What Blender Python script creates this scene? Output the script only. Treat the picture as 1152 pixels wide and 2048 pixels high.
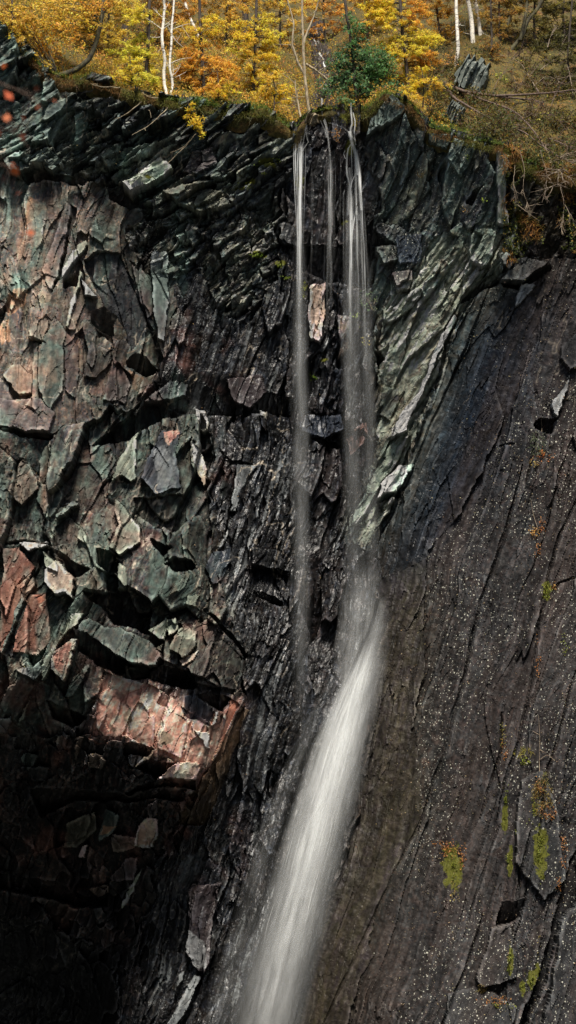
import bpy, math, random
import numpy as np
from mathutils import Vector

random.seed(7)
RNG = np.random.default_rng(7)
scene = bpy.context.scene
for o in list(bpy.data.objects):
    bpy.data.objects.remove(o, do_unlink=True)
COL = scene.collection

# ------------------------------------------------------------------ camera
CAM = np.array([0.0, -90.0, 8.0])
AIM = np.array([0.0, 0.0, 20.48])
_d = AIM - CAM
DIST = float(np.linalg.norm(_d))
FWD = _d / DIST
RIGHT = np.array([1.0, 0, 0])
UP = np.cross(RIGHT, FWD)
PXM = 0.02                                    # metres per photo pixel at the cliff
cam_data = bpy.data.cameras.new('camera')
cam = bpy.data.objects.new('camera', cam_data)
COL.objects.link(cam)
cam.location = CAM
cam.rotation_euler = (math.radians(90) + math.atan2(_d[2], _d[1]), 0, 0)
cam_data.sensor_fit = 'VERTICAL'
cam_data.sensor_height = 36
cam_data.lens = 18.0 / (1024 * PXM / DIST)
cam_data.clip_start = 0.5
cam_data.clip_end = 900
cam_data.dof.use_dof = True
cam_data.dof.focus_distance = DIST
cam_data.dof.aperture_fstop = 3.4
scene.camera = cam

# ------------------------------------------------------------------ light
SUN_EL, SUN_AZ = 58.0, 6.0                   # azimuth measured from the camera's back towards the right
world = bpy.data.worlds.new('World')
scene.world = world
world.use_nodes = True
wn = world.node_tree.nodes
wl = world.node_tree.links
wn.clear()
sky = wn.new('ShaderNodeTexSky')
sky.sky_type = 'NISHITA'
sky.sun_disc = False
sky.sun_elevation = math.radians(SUN_EL)
sky.sun_rotation = math.radians(180 - SUN_AZ)
sky.air_density = 1.2
sky.dust_density = 2.0
bg = wn.new('ShaderNodeBackground')
bg.inputs['Strength'].default_value = 0.05
wout = wn.new('ShaderNodeOutputWorld')
wl.new(sky.outputs[0], bg.inputs[0])
wl.new(bg.outputs[0], wout.inputs[0])

sun_data = bpy.data.lights.new('sun', 'SUN')
sun_data.energy = 5.0
sun_data.angle = math.radians(14)
sun_data.color = (1.0, 0.93, 0.82)
sun = bpy.data.objects.new('sun', sun_data)
COL.objects.link(sun)
sun_from = Vector((math.sin(math.radians(SUN_AZ)) * math.cos(math.radians(SUN_EL)),
                   -math.cos(math.radians(SUN_AZ)) * math.cos(math.radians(SUN_EL)),
                   math.sin(math.radians(SUN_EL))))
sun.rotation_euler = sun_from.to_track_quat('Z', 'Y').to_euler()
sun.location = sun_from * 120

scene.view_settings.view_transform = 'Standard'
scene.view_settings.look = 'None'
scene.view_settings.exposure = 0.6
scene.view_settings.gamma = 1.0
scene.view_settings.use_curve_mapping = False
scene.cycles.use_denoising = True
scene.cycles.denoiser = 'OPENIMAGEDENOISE'
scene.cycles.use_adaptive_sampling = True
scene.cycles.adaptive_threshold = 0.03
scene.cycles.max_bounces = 4
scene.cycles.diffuse_bounces = 2
scene.cycles.glossy_bounces = 2
scene.cycles.transmission_bounces = 3
scene.cycles.transparent_max_bounces = 36
scene.cycles.sample_clamp_indirect = 4

# ------------------------------------------------------------------ projection helpers
def world_at(px, py, Y):
    """world point seen at a photo pixel on the vertical plane y = Y"""
    px = np.asarray(px, float); py = np.asarray(py, float)
    sx = (px - 576) * PXM / DIST
    sy = (1024 - py) * PXM / DIST
    d = FWD[None] + sx.reshape(-1, 1) * RIGHT[None] + sy.reshape(-1, 1) * UP[None]
    t = (np.broadcast_to(Y, d.shape[:1]) - CAM[1]) / d[:, 1]
    return CAM[None] + d * t[:, None]

def W(px, py, Y):
    return world_at([px], [py], Y)[0]

def pixel_of(x, y, z):
    dx, dy, dz = x - CAM[0], y - CAM[1], z - CAM[2]
    depth = dx * FWD[0] + dy * FWD[1] + dz * FWD[2]
    sx = dx / depth
    sy = (dx * UP[0] + dy * UP[1] + dz * UP[2]) / depth
    return 576 + sx * DIST / PXM, 1024 - sy * DIST / PXM

# ------------------------------------------------------------------ noise helpers
def hash2(ix, iy, seed):
    h = (ix.astype(np.int64) * 374761393 + iy.astype(np.int64) * 668265263 + seed * 974634777) & 0xffffffff
    h = ((h ^ (h >> 13)) * 1274126177) & 0xffffffff
    h = ((h ^ (h >> 16)) * 2246822519) & 0xffffffff
    return (h ^ (h >> 15)) & 0xffffffff

def rnd2(ix, iy, seed):
    return hash2(ix, iy, seed) / 4294967296.0

def vnoise(x, y, seed=0):
    ix = np.floor(x); iy = np.floor(y)
    fx = x - ix; fy = y - iy
    fx = fx * fx * (3 - 2 * fx); fy = fy * fy * (3 - 2 * fy)
    ix = ix.astype(np.int64); iy = iy.astype(np.int64)
    a = rnd2(ix, iy, seed); b = rnd2(ix + 1, iy, seed)
    c = rnd2(ix, iy + 1, seed); d = rnd2(ix + 1, iy + 1, seed)
    return (a + (b - a) * fx) * (1 - fy) + (c + (d - c) * fx) * fy

def fbm(x, y, seed=0, octaves=4, gain=0.5):
    s = np.zeros_like(x); amp = 1.0; tot = 0
    for k in range(octaves):
        s += amp * (vnoise(x, y, seed + 17 * k) - 0.5)
        tot += amp; amp *= gain; x = x * 2.03 + 11.3; y = y * 2.03 + 5.7
    return s / tot * 2

def voronoi(a, b, seed, blocky=False):
    """nearest jittered lattice seed: cell id, edge distance, offset from the seed"""
    ia = np.floor(a).astype(np.int64); ib = np.floor(b).astype(np.int64)
    f1 = np.full(a.shape, 9e9); f2 = np.full(a.shape, 9e9)
    cid = np.zeros(a.shape, np.int64); oa = np.zeros(a.shape); ob = np.zeros(a.shape)
    for da in (-1, 0, 1):
        for db in (-1, 0, 1):
            ja = ia + da; jb = ib + db
            sa = ja + 0.08 + 0.84 * rnd2(ja, jb, seed); sb = jb + 0.08 + 0.84 * rnd2(ja, jb, seed + 1)
            ea = a - sa; eb = b - sb
            d = np.maximum(np.abs(ea + .35 * eb), np.abs(eb)) ** 2 + .25 * (ea * ea + eb * eb) if blocky else ea * ea + eb * eb
            near = d < f1
            f2 = np.where(near, f1, np.minimum(f2, d))
            f1 = np.where(near, d, f1)
            cid = np.where(near, hash2(ja, jb, seed + 2), cid)
            oa = np.where(near, ea, oa); ob = np.where(near, eb, ob)
    return cid, np.sqrt(f2) - np.sqrt(f1), oa, ob

def inside(px, py, poly):
    """even-odd test, vectorised"""
    n = len(poly); res = np.zeros(px.shape, bool)
    for i in range(n):
        x0, y0 = poly[i]; x1, y1 = poly[(i + 1) % n]
        if y0 == y1: continue
        c = ((y0 > py) != (y1 > py)) & (px < (x1 - x0) * (py - y0) / (y1 - y0) + x0)
        res ^= c
    return res

def seg_distance(px, py, pts):
    """distance to a polyline and the fraction along it"""
    best = np.full(px.shape, 9e9); frac = np.zeros(px.shape); side = np.zeros(px.shape)
    n = len(pts) - 1
    for i in range(n):
        x0, y0 = pts[i]; x1, y1 = pts[i + 1]
        dx, dy = x1 - x0, y1 - y0
        L = dx * dx + dy * dy
        t = np.clip(((px - x0) * dx + (py - y0) * dy) / L, 0, 1)
        qx = px - x0 - t * dx; qy = py - y0 - t * dy
        d = np.sqrt(qx * qx + qy * qy)
        m = d < best
        best = np.where(m, d, best); frac = np.where(m, (i + t) / n, frac)
        side = np.where(m, np.sign(dx * qy - dy * qx), side)
    return best, frac, side

# ------------------------------------------------------------------ object helpers
def mesh_object(name, verts, faces, mat=None, parent=None, attrs=None, smooth=False, mats=None, mat_idx=None):
    """verts (n,3); faces = array (m,3|4) or list of such arrays"""
    if not isinstance(faces, (list, tuple)): faces = [faces]
    faces = [np.asarray(f, np.int32) for f in faces if len(f)]
    me = bpy.data.meshes.new(name)
    verts = np.asarray(verts, np.float32)
    me.vertices.add(len(verts)); me.vertices.foreach_set('co', verts.ravel())
    loops = np.concatenate([f.ravel() for f in faces])
    sizes = np.concatenate([np.full(len(f), f.shape[1], np.int32) for f in faces])
    starts = np.concatenate([[0], np.cumsum(sizes)[:-1]]).astype(np.int32)
    me.loops.add(len(loops)); me.loops.foreach_set('vertex_index', loops)
    me.polygons.add(len(sizes)); me.polygons.foreach_set('loop_start', starts)
    try: me.polygons.foreach_set('loop_total', sizes)
    except Exception: pass
    me.polygons.foreach_set('use_smooth', np.full(len(sizes), smooth))
    if mats:
        for m in mats: me.materials.append(m)
        me.polygons.foreach_set('material_index', np.asarray(mat_idx, np.int32))
    elif mat: me.materials.append(mat)
    for k, v in (attrs or {}).items():
        v = np.asarray(v, np.float32)
        if v.shape[1] == 3: v = np.concatenate([v, np.ones((len(v), 1), np.float32)], 1)
        at = me.attributes.new(k, 'FLOAT_COLOR', 'POINT'); at.data.foreach_set('color', v.ravel())
    me.update(calc_edges=True)
    o = bpy.data.objects.new(name, me); COL.objects.link(o)
    if parent: o.parent = parent
    return o

def empty(name, loc=(0, 0, 0)):
    o = bpy.data.objects.new(name, None); COL.objects.link(o); o.location = loc
    o.empty_display_size = 0.2
    return o

def tag(o, label=None, cat=None, group=None, kind=None):
    if label: o['label'] = label
    if cat: o['category'] = cat
    if group: o['group'] = group
    if kind: o['kind'] = kind
    return o

class NT:
    """small node-tree writer"""
    def __init__(self, name):
        self.m = bpy.data.materials.new(name); self.m.use_nodes = True
        self.t = self.m.node_tree; self.t.nodes.clear()
    def n(self, typ, **kw):
        nd = self.t.nodes.new(typ)
        ins = kw.pop('ins', {})
        for k, v in kw.items(): setattr(nd, k, v)
        for k, v in ins.items():
            if isinstance(v, bpy.types.NodeSocket): self.t.links.new(v, nd.inputs[k])
            else: nd.inputs[k].default_value = v
        return nd
    def math(self, op, a, b=0.0, c=None, clamp=False):
        d = {0: a, 1: b}
        if c is not None: d[2] = c
        return self.n('ShaderNodeMath', operation=op, use_clamp=clamp, ins=d).outputs[0]
    def mix(self, f, a, b, blend='MIX'):
        nd = self.n('ShaderNodeMix', data_type='RGBA', blend_type=blend)
        for i, v in ((0, f), (6, a), (7, b)):
            if isinstance(v, bpy.types.NodeSocket): self.t.links.new(v, nd.inputs[i])
            else: nd.inputs[i].default_value = v if i == 0 or len(v) == 4 else (*v, 1)
        return nd.outputs[2]
    def ramp(self, f, stops):
        nd = self.n('ShaderNodeValToRGB'); cr = nd.color_ramp
        while len(cr.elements) < len(stops): cr.elements.new(0.5)
        for e, (p, c) in zip(cr.elements, stops):
            e.position = p; e.color = c if len(c) == 4 else (*c, 1)
        self.t.links.new(f, nd.inputs[0]); return nd.outputs[0]
    def out(self, sh, disp=None):
        o = self.n('ShaderNodeOutputMaterial'); self.t.links.new(sh, o.inputs['Surface'])
        return self.m

# ================================================================== CLIFF
# --- large shape: depth of the quarry wall (metres, + is away from the camera) at surveyed pixels
CONTROL = [
 (-80,60,-2.0),(0,80,-1.2),(100,170,-0.8),(330,200,-0.5),(450,230,0.2),(570,260,1.8),(640,250,2.4),(645,228,2.9),(710,240,2.0),(760,200,0.6),(860,270,-0.2),(1020,310,-0.8),(1150,330,-1.0),(1240,330,-1.4),
 (-80,400,-1.0),(0,400,-0.2),(150,400,0.4),(300,400,0.6),(450,400,1.4),(560,420,2.6),(650,420,3.2),(740,420,2.2),(850,420,1.0),(1000,420,0.2),(1150,450,-0.4),(1240,450,-1.2),
 (-80,600,-1.4),(0,600,-0.8),(200,600,0.4),(330,600,1.2),(450,620,2.4),(580,620,3.4),(680,620,3.6),(780,620,2.8),(900,600,1.6),(1000,620,1.4),(1150,620,0.0),
 (-80,850,-1.8),(0,850,-1.2),(200,850,0.2),(350,850,1.6),(480,850,2.8),(590,850,3.8),(700,850,4.2),(780,880,3.6),(900,850,2.6),(1000,850,1.5),(1150,850,-.3),
 (-80,1050,-2.0),(0,1050,-1.6),(150,1050,-0.8),(300,1050,0.2),(430,1050,1.8),(590,1050,4),(700,1050,4.4),(800,1050,3.4),(950,1050,1.8),(1150,1050,-1.0),
 (-80,1250,-2.0),(0,1250,-1.8),(150,1250,-1.2),(300,1220,-0.6),(450,1250,1.2),(590,1250,3.8),(680,1250,4.2),(770,1250,3.2),(900,1250,1.6),(1150,1250,-1.7),(1240,1250,-2.6),
 (-80,1400,-1.2),(0,1400,-1.0),(150,1430,-.4),(300,1420,-.8),(430,1420,0),(500,1400,2.2),(600,1450,3.8),(700,1450,3.0),(850,1450,1.4),(1150,1450,-2.6),
 (350,1560,-0.4),(200,1540,1.0),(0,1540,3.0),(-80,1540,3.2),(480,1560,2.6),(600,1600,3.4),
 (-80,1700,7.4),(0,1700,7.2),(150,1700,5.6),(280,1700,3.2),(380,1700,2.8),(500,1700,3.2),(600,1750,2.6),(750,1750,1.2),(950,1750,-1),(1150,1750,-3.6),(1240,1750,-4.6),
 (-80,2050,14),(0,2050,13.5),(150,2050,11.5),(260,2050,6),(400,2050,3),(520,2050,2.2),(650,2050,1),(800,2050,-0.8),(950,2050,-2.4),(1150,2050,-4.6),
 (-80,2160,14.4),(150,2160,12),(400,2160,3.2),(650,2160,0.8),(950,2160,-2.8),(1240,2160,-6),
]
def _tps(r2):
    return 0.5 * r2 * np.log(r2 + 1e-9)
_cp = np.array(CONTROL, float); _cx = _cp[:, :2] / 500.0; _cz = _cp[:, 2]
_K = _tps(((_cx[:, None] - _cx[None]) ** 2).sum(-1)) + np.eye(len(_cx)) * 0.01
_Pm = np.c_[np.ones(len(_cx)), _cx]
_A = np.block([[_K, _Pm], [_Pm.T, np.zeros((3, 3))]])
_sol = np.linalg.solve(_A, np.r_[_cz, 0, 0, 0])
GX = np.arange(-220, 1380, 12.0); GY = np.arange(-60, 2240, 12.0)
_gx, _gy = np.meshgrid(GX, GY)
_q = np.c_[_gx.ravel(), _gy.ravel()] / 500.0
_D = np.zeros(len(_q))
for k in range(0, len(_q), 4000):
    qq = _q[k:k + 4000]
    _D[k:k + 4000] = _tps(((qq[:, None] - _cx[None]) ** 2).sum(-1)) @ _sol[:len(_cx)] + np.c_[np.ones(len(qq)), qq] @ _sol[len(_cx):]
DCOARSE = _D.reshape(_gx.shape)

def base_depth(px, py):
    fx = np.clip((px - GX[0]) / 12.0, 0, len(GX) - 1.001); fy = np.clip((py - GY[0]) / 12.0, 0, len(GY) - 1.001)
    ix = fx.astype(int); iy = fy.astype(int); fx = fx - ix; fy = fy - iy
    D = DCOARSE
    return (D[iy, ix] * (1 - fx) + D[iy, ix + 1] * fx) * (1 - fy) + (D[iy + 1, ix] * (1 - fx) + D[iy + 1, ix + 1] * fx) * fy

# --- the rim where rock gives way to turf
RIM = [(-140,40),(0,58),(38,84),(88,148),(140,165),(180,160),(250,185),(330,205),(400,212),(470,228),(530,225),(575,262),(592,262),(603,248),(622,234),(650,226),(680,226),(708,232),(735,225),(770,192),(815,210),(862,262),(940,285),(1018,300),(1040,330),(1090,350),(1152,360),(1300,380)]
RX = np.array([p[0] for p in RIM], float); RY = np.array([p[1] for p in RIM], float)
def rim_y(px):
    return np.interp(px, RX, RY)

# --- sampling grid of the wall
STEP = 0.0375
xs = np.arange(-14.6, 14.6, STEP); zs = np.arange(-2.2, 40.6, STEP)
NX, NZ = len(xs), len(zs)
XX, ZZ = np.meshgrid(xs, zs)
PX, PY = pixel_of(XX, np.zeros_like(XX), ZZ)
for _ in range(4):
    PX, PY = pixel_of(XX, base_depth(PX, PY), ZZ)
D0 = base_depth(PX, PY)
U = PX + 8 * fbm(PX / 60, PY / 60, 3, 3) + 2.6 * fbm(PX / 11, PY / 11, 5, 2)
V = PY + 8 * fbm(PX / 60, PY / 60, 7, 3) + 2.6 * fbm(PX / 11, PY / 11, 9, 2)

# --- rock colours (albedo)
C = {
 'taupe': (.185,.138,.102), 'olive': (.140,.135,.092), 'greengrey': (.088,.128,.112), 'palegreen': (.30,.335,.265), 'palegrey': (.27,.29,.295),
 'mint': (.36,.47,.41), 'mauve': (.112,.084,.088), 'umber': (.044,.031,.027), 'slateblue': (.040,.054,.082), 'slate': (.048,.053,.057), 'dark': (.016,.016,.018),
 'wet': (.020,.022,.026), 'orange': (.38,.20,.11), 'pinktan': (.58,.43,.34), 'pink': (.60,.275,.215), 'red': (.50,.19,.12), 'redface': (.34,.135,.092), 'redbrown': (.20,.092,.066), 'cream': (.66,.56,.42),
 'purple': (.056,.046,.042), 'plum': (.074,.050,.044), 'rust': (.10,.062,.028), 'moss': (.050,.042,.019), 'brown': (.044,.033,.020), 'black': (.018,.018,.020), 'pale': (.46,.43,.36), 'soil': (.035,.026,.018), 'night': (.016,.028,.050),
}
# --- rock masses: outline, cleavage direction (degrees, photo axes), joint levels (across, along, offset, tilt), palette, lichen, wetness, fine relief, lamination
R = []
def region(name, label, poly, theta, levels, palette, lichen, wet, fine, lam, streak=.5):
    R.append(dict(name=name, label=label, poly=poly, theta=math.radians(theta), levels=levels, palette=palette, lichen=lichen, wet=wet, fine=fine, lam=lam, streak=streak))
region('wet_gully', 'dark wet slate gully behind the falling water', [(-400,-400),(1600,-400),(1600,2500),(-400,2500)], 104,
       [(40,130,.50,.5),(15,60,.22,.22),(7,24,.09,.10)], [('wet',4),('dark',3),('slate',3),('slateblue',2),('umber',3),('mauve',1),('purple',2)], .10, .75, .05, .06)
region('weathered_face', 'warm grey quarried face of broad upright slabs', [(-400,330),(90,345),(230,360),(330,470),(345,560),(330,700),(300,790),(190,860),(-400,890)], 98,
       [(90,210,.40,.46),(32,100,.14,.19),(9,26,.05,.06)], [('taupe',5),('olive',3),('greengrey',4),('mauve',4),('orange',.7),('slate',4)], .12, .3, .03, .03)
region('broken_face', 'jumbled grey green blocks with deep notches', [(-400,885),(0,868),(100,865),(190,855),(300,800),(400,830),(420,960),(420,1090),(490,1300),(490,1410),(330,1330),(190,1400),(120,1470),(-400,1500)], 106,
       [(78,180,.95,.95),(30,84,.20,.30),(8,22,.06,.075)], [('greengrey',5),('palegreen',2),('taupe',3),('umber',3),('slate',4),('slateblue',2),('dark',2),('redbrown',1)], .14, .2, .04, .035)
region('dark_wall', 'near black wet wall streaked with blue and brown', [(330,470),(470,430),(570,470),(588,560),(592,1500),(560,1700),(470,2300),(270,2300),(300,1800),(400,1580),(490,1400),(420,1090),(420,900),(400,830),(300,800),(330,700),(345,560)], 105,
       [(44,170,.50,.50),(15,70,.18,.22),(6,24,.07,.09)], [('wet',4),('dark',3),('slate',4),('slateblue',3),('umber',3),('brown',1),('palegrey',.4)], .10, .8, .045, .06, .8)
region('tilted_beds', 'tilted blue green slate beds under the turf', [(-400,-100),(0,40),(300,150),(560,200),(575,300),(560,470),(470,480),(345,560),(330,470),(230,362),(90,345),(-400,330)], 145,
       [(32,110,.80,.55),(14,46,.30,.28),(6,17,.10,.10)], [('greengrey',4),('slate',5),('slateblue',2),('dark',4),('olive',2),('palegreen',1),('umber',2)], .45, .25, .05, .07)
region('mixed_beds', 'lichen speckled rubbly beds above the dark wall', [(345,560),(250,470),(250,440),(380,400),(480,400),(540,430),(560,480),(560,560),(470,640),(420,620),(390,520)], 140,
       [(22,50,.55,.5),(11,24,.25,.26),(6,12,.10,.10)], [('olive',4),('greengrey',3),('slate',4),('umber',3),('pale',1),('slateblue',2)], .55, .3, .05, .05)
region('buttress', 'lichen spotted slate buttress beside the falls', [(728,150),(780,180),(1035,290),(1022,500),(960,590),(910,640),(820,800),(760,900),(750,640),(738,420)], 110,
       [(40,130,.50,.42),(17,55,.20,.20),(7,20,.07,.08)], [('slate',5),('slateblue',2),('greengrey',5),('purple',2),('olive',2)], 1.1, .25, .035, .06)
region('crest', 'pale green shattered crest slanting down the wall', [(1010,470),(985,560),(915,632),(860,780),(800,960),(770,1040),(738,1090),(708,1100),(712,1030),(745,940),(752,900),(755,720),(765,620),(840,560),(900,480)], 122,
       [(30,150,.42,.42),(12,64,.18,.20),(6,20,.07,.08)], [('palegreen',9),('greengrey',4),('olive',3),('slate',2),('taupe',2)], .6, .25, .04, .06)
region('lichen_slab', 'great dark slate slab dotted with white lichen', [(925,630),(990,560),(1030,520),(1300,500),(1500,2400),(500,2400),(560,2060),(690,1700),(760,1330),(765,1120),(800,975),(865,790)], 108,
       [(110,620,.26,.20),(26,300,.06,.07),(8,60,.035,.04)], [('purple',4),('slate',4),('plum',2),('wet',3)], 1.25, .3, .03, .03, .8)
region('moss_slab', 'brown algae stained slab along the lower fall', [(900,860),(850,1060),(850,1250),(830,1450),(850,1620),(760,1810),(640,2300),(380,2300),(560,2060),(690,1700),(740,1400),(755,1330),(765,1120),(800,975)], 106,
       [(90,420,.14,.12),(26,220,.04,.05),(8,34,.035,.04)], [('brown',5),('moss',3),('umber',2)], .30, .45, .03, .02, .7)
region('night_slab', 'blue black wet streak below the pale crest', [(925,635),(1000,600),(1085,560),(1075,680),(1000,860),(930,1010),(850,1120),(770,1160),(760,1100),(815,940),(870,780)], 112,
       [(60,300,.16,.14),(18,160,.05,.06),(7,40,.03,.035)], [('night',5),('wet',3),('slateblue',1)], .10, .7, .025, .03, .9)
region('mossy_bank', 'steep brown bank hung with dead grass', [(1012,300),(1300,320),(1300,500),(1150,515),(1085,520),(1020,505)], 112,
       [(34,80,.5,.4),(15,36,.22,.22),(7,15,.09,.09)], [('soil',4),('umber',3),('slate',3),('moss',3),('brown',3)], .30, .15, .06, .04)
region('pink_face', 'bright salmon pink face of freshly broken slate', [(205,1340),(245,1352),(300,1370),(380,1425),(425,1450),(480,1395),(488,1402),(440,1520),(405,1540),(392,1578),(318,1562),(350,1532),(300,1492),(250,1475),(180,1470),(192,1430)], 112,
       [(60,120,.16,.20),(26,64,.07,.10),(10,22,.035,.045)], [('pink',6),('pinktan',3),('red',1),('olive',1.2),('redbrown',.6)], .05, .05, .022, .02, .25)
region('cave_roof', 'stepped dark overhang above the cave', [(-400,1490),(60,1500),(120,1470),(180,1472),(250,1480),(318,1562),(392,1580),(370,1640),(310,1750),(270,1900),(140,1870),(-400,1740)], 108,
       [(48,70,.55,.5),(22,34,.28,.28),(9,17,.10,.10)], [('umber',4),('slate',2),('redbrown',1),('taupe',.4),('dark',6),('black',5)], .03, .35, .04, .03)  # dark palette also paints in some of the overhang's shade
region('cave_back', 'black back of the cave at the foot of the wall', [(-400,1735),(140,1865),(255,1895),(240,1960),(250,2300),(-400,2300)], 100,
       [(60,90,.5,.4),(25,40,.2,.2),(9,18,.08,.08)], [('dark',2),('black',8)], .02, .5, .04, .03)  # near black palette: the cave's deep shade is put into the colour

# --- individual slabs, ledges, notches and colour patches, read off enlarged views: (origin x, origin y, enlargement)
VIEW = {'p': (0,0,1), 'a': (0,0,2), 'b': (576,0,2), 'z1': (0,800,3.84), 'z2': (250,800,3.291), 'z3': (0,1150,3.84), 'z4': (250,1200,3.291), 'z5': (0,330,3.291), 'z7': (700,450,2.549), 'l': (0,1536,2)}
F = []
def feat(view, poly, off, col=None, gx=0.0, gy=0.0, keep=.38, name='rock_slab', mixc=.72):
    """off: metres (+ recessed); gx, gy: tilt in metres per 100 photo px; keep: how much of the joint relief stays"""
    ox, oy, s = VIEW[view]
    if name == 'rock_slab' and off is not None and col in ('greengrey', 'mauve', 'taupe', 'umber', 'slate', 'purple', 'olive', 'redbrown'): mixc, keep = min(mixc, .5), max(keep, .6)
    F.append(dict(poly=[(ox + x / s, oy + y / s) for x, y in poly], off=off, col=col, gx=gx, gy=gy, keep=keep, name=name, mixc=mixc))
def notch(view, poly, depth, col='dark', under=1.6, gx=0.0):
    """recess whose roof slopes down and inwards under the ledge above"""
    feat(view, poly, depth, col, gx=gx, gy=under, keep=.45, name='rock_recess', mixc=.45)  # the dark tints paint part of the recess shade into the rock colour
def patch(view, poly, col, mixc=.8):
    feat(view, poly, None, col, mixc=mixc)

# upper left face
feat('z5', [(400,290),(440,240),(350,470),(260,690),(215,700),(300,440)], .12, 'umber', mixc=.7)
feat('z5', [(430,230),(460,260),(430,480),(350,840),(260,700),(350,480)], -.12, 'mauve', gx=-.2)
feat('z5', [(460,250),(500,280),(440,520),(400,700),(340,860),(430,500)], .35, 'umber', gx=-.6)
patch('z5', [(200,220),(310,290),(230,360),(170,420),(160,330)], 'orange', .8)
patch('z5', [(0,740),(60,690),(130,760),(180,800),(80,860),(0,900)], 'greengrey', .8)
patch('z5', [(30,960),(90,830),(170,820),(180,900),(60,1010)], 'orange', .7)
patch('z5', [(0,1040),(60,1030),(70,1150),(0,1200)], 'orange', .7)
feat('z5', [(215,1030),(320,1020),(320,1080),(290,1170),(190,1140)], -.28, 'taupe', gx=.2, gy=-.3)
feat('z5', [(60,1320),(140,1310),(220,1380),(210,1500),(140,1520),(70,1440),(30,1390)], -.3, 'taupe', gx=.2, gy=-.4)
feat('z5', [(0,1400),(60,1430),(100,1560),(250,1646),(0,1646)], -.25, 'mauve', gx=.2, gy=-.3)
notch('z5', [(415,770),(450,735),(540,668),(556,672),(520,735),(500,790),(470,780),(450,806),(425,806)], .28, 'dark')
feat('z5', [(420,700),(480,580),(570,490),(580,530),(480,660),(415,770)], -.5, 'palegreen', gx=.6)
feat('z5', [(560,620),(650,560),(800,600),(960,900),(1030,1050),(860,1220),(770,1000),(690,930),(640,850)], .3, 'slateblue', gx=-.5, gy=.15, keep=.8, mixc=.55)
feat('z5', [(1000,580),(1110,590),(1115,900),(1085,1180),(1040,1150),(1020,900),(1020,760)], -.45, 'palegrey', gx=.5, keep=.15)
feat('z5', [(940,540),(1010,560),(1010,760),(930,640)], .25, 'umber', gx=-.8)
feat('z5', [(870,640),(940,700),(1020,850),(1030,1000),(940,900)], -.1, 'mauve', gx=.2)
feat('z5', [(540,740),(630,880),(560,870)], -.35, 'palegrey')
feat('z5', [(540,760),(560,880),(500,1080),(440,1070),(480,900)], -.15, 'taupe', gx=.4)
feat('z5', [(540,690),(555,700),(455,1070),(435,1060)], -.38, 'palegreen', gx=-.5)
notch('z5', [(600,960),(690,940),(770,1000),(735,1060),(740,1180),(690,1120),(660,1130),(640,1060),(600,1040)], .3, 'umber')
feat('z5', [(300,1130),(380,1020),(440,1090),(420,1450),(330,1620),(290,1590),(250,1440)], -.32, 'greengrey', gx=.4)
feat('z5', [(440,1090),(520,1190),(500,1540),(430,1480)], -.10, 'mauve', gx=.3)
feat('z5', [(550,1300),(620,1165),(740,1230),(740,1280),(640,1420),(560,1400)], -.30, 'purple', gx=.3)
feat('z5', [(740,1290),(800,1290),(860,1460),(820,1560),(690,1560),(700,1440)], -.2, 'mauve', gx=.3)
notch('z5', [(830,1280),(880,1230),(960,1260),(1060,1355),(960,1385),(840,1320)], .45, 'umber', under=2.6)
patch('z5', [(850,1350),(950,1390),(920,1500),(870,1470)], 'orange', .7)
feat('z5', [(950,1395),(1050,1360),(1040,1420),(910,1530)], -.1, 'taupe', gx=.3, gy=-.4)
# shear band between the upper and lower left faces
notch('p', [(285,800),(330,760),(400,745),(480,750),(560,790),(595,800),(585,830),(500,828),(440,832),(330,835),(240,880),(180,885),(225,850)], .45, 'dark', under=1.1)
feat('p', [(290,810),(345,768),(380,772),(372,796),(320,808)], -.35, 'slate', gx=.5, gy=-.5)
feat('p', [(455,760),(520,745),(540,780),(500,815),(470,800)], -.15, 'mauve', gx=.4)

# left middle blocks
feat('z1', [(0,0),(300,0),(420,110),(380,260),(240,260),(150,235),(0,190)], -.42, 'mauve', gx=.1, gy=-.2, keep=.5, mixc=.6)
notch('z1', [(0,190),(150,235),(240,262),(390,262),(420,285),(300,310),(140,280),(0,225)], .3, 'umber', under=3)
feat('z1', [(290,480),(330,400),(400,300),(400,380),(380,500),(350,620),(295,670)], -.3, 'taupe', gx=.4)
feat('z1', [(290,680),(370,540),(480,620),(530,655),(480,740),(400,880),(360,900),(300,780)], -.15, 'greengrey', gx=.3)
feat('z1', [(150,450),(210,480),(290,640),(290,700),(180,800),(60,710),(110,600)], -.35, 'taupe', gx=.2, gy=-.3)
feat('z1', [(480,560),(600,450),(690,460),(780,600),(790,800),(720,860),(600,760),(480,780)], .3, 'umber', gx=-.3)
feat('z1', [(1090,220),(1010,300),(900,500),(870,650),(950,600),(1020,640),(1050,620),(1060,300)], -.5, 'palegreen', gx=.6, keep=.15)
feat('z1', [(600,735),(430,880),(440,920),(570,810),(600,800)], -.5, 'greengrey', gy=-.6)
feat('z1', [(570,820),(590,880),(540,1100),(400,1130),(420,960)], .25, 'umber', gx=-.5)
feat('z1', [(610,970),(660,1040),(660,1120),(580,1080)], -.3, 'palegreen', gx=.4)
feat('z1', [(880,760),(960,830),(1000,900),(1100,980),(1100,1100),(960,1200),(860,1160),(920,980),(870,850)], -.55, 'palegreen', gx=.5, gy=-.3)
notch('z1', [(740,1160),(870,1180),(960,1250),(930,1330),(820,1310),(750,1260)], .7)
feat('z1', [(950,1240),(1000,1290),(980,1440),(900,1470),(930,1330)], -.5, 'palegreen', gx=.6)
feat('z1', [(745,1260),(830,1320),(800,1460),(650,1450)], -.5, 'olive', gx=.3, gy=-.5)
feat('z1', [(140,1090),(260,1080),(370,1090),(360,1120),(250,1140),(220,1160)], -.25, 'pinktan', gy=-.4)
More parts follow.
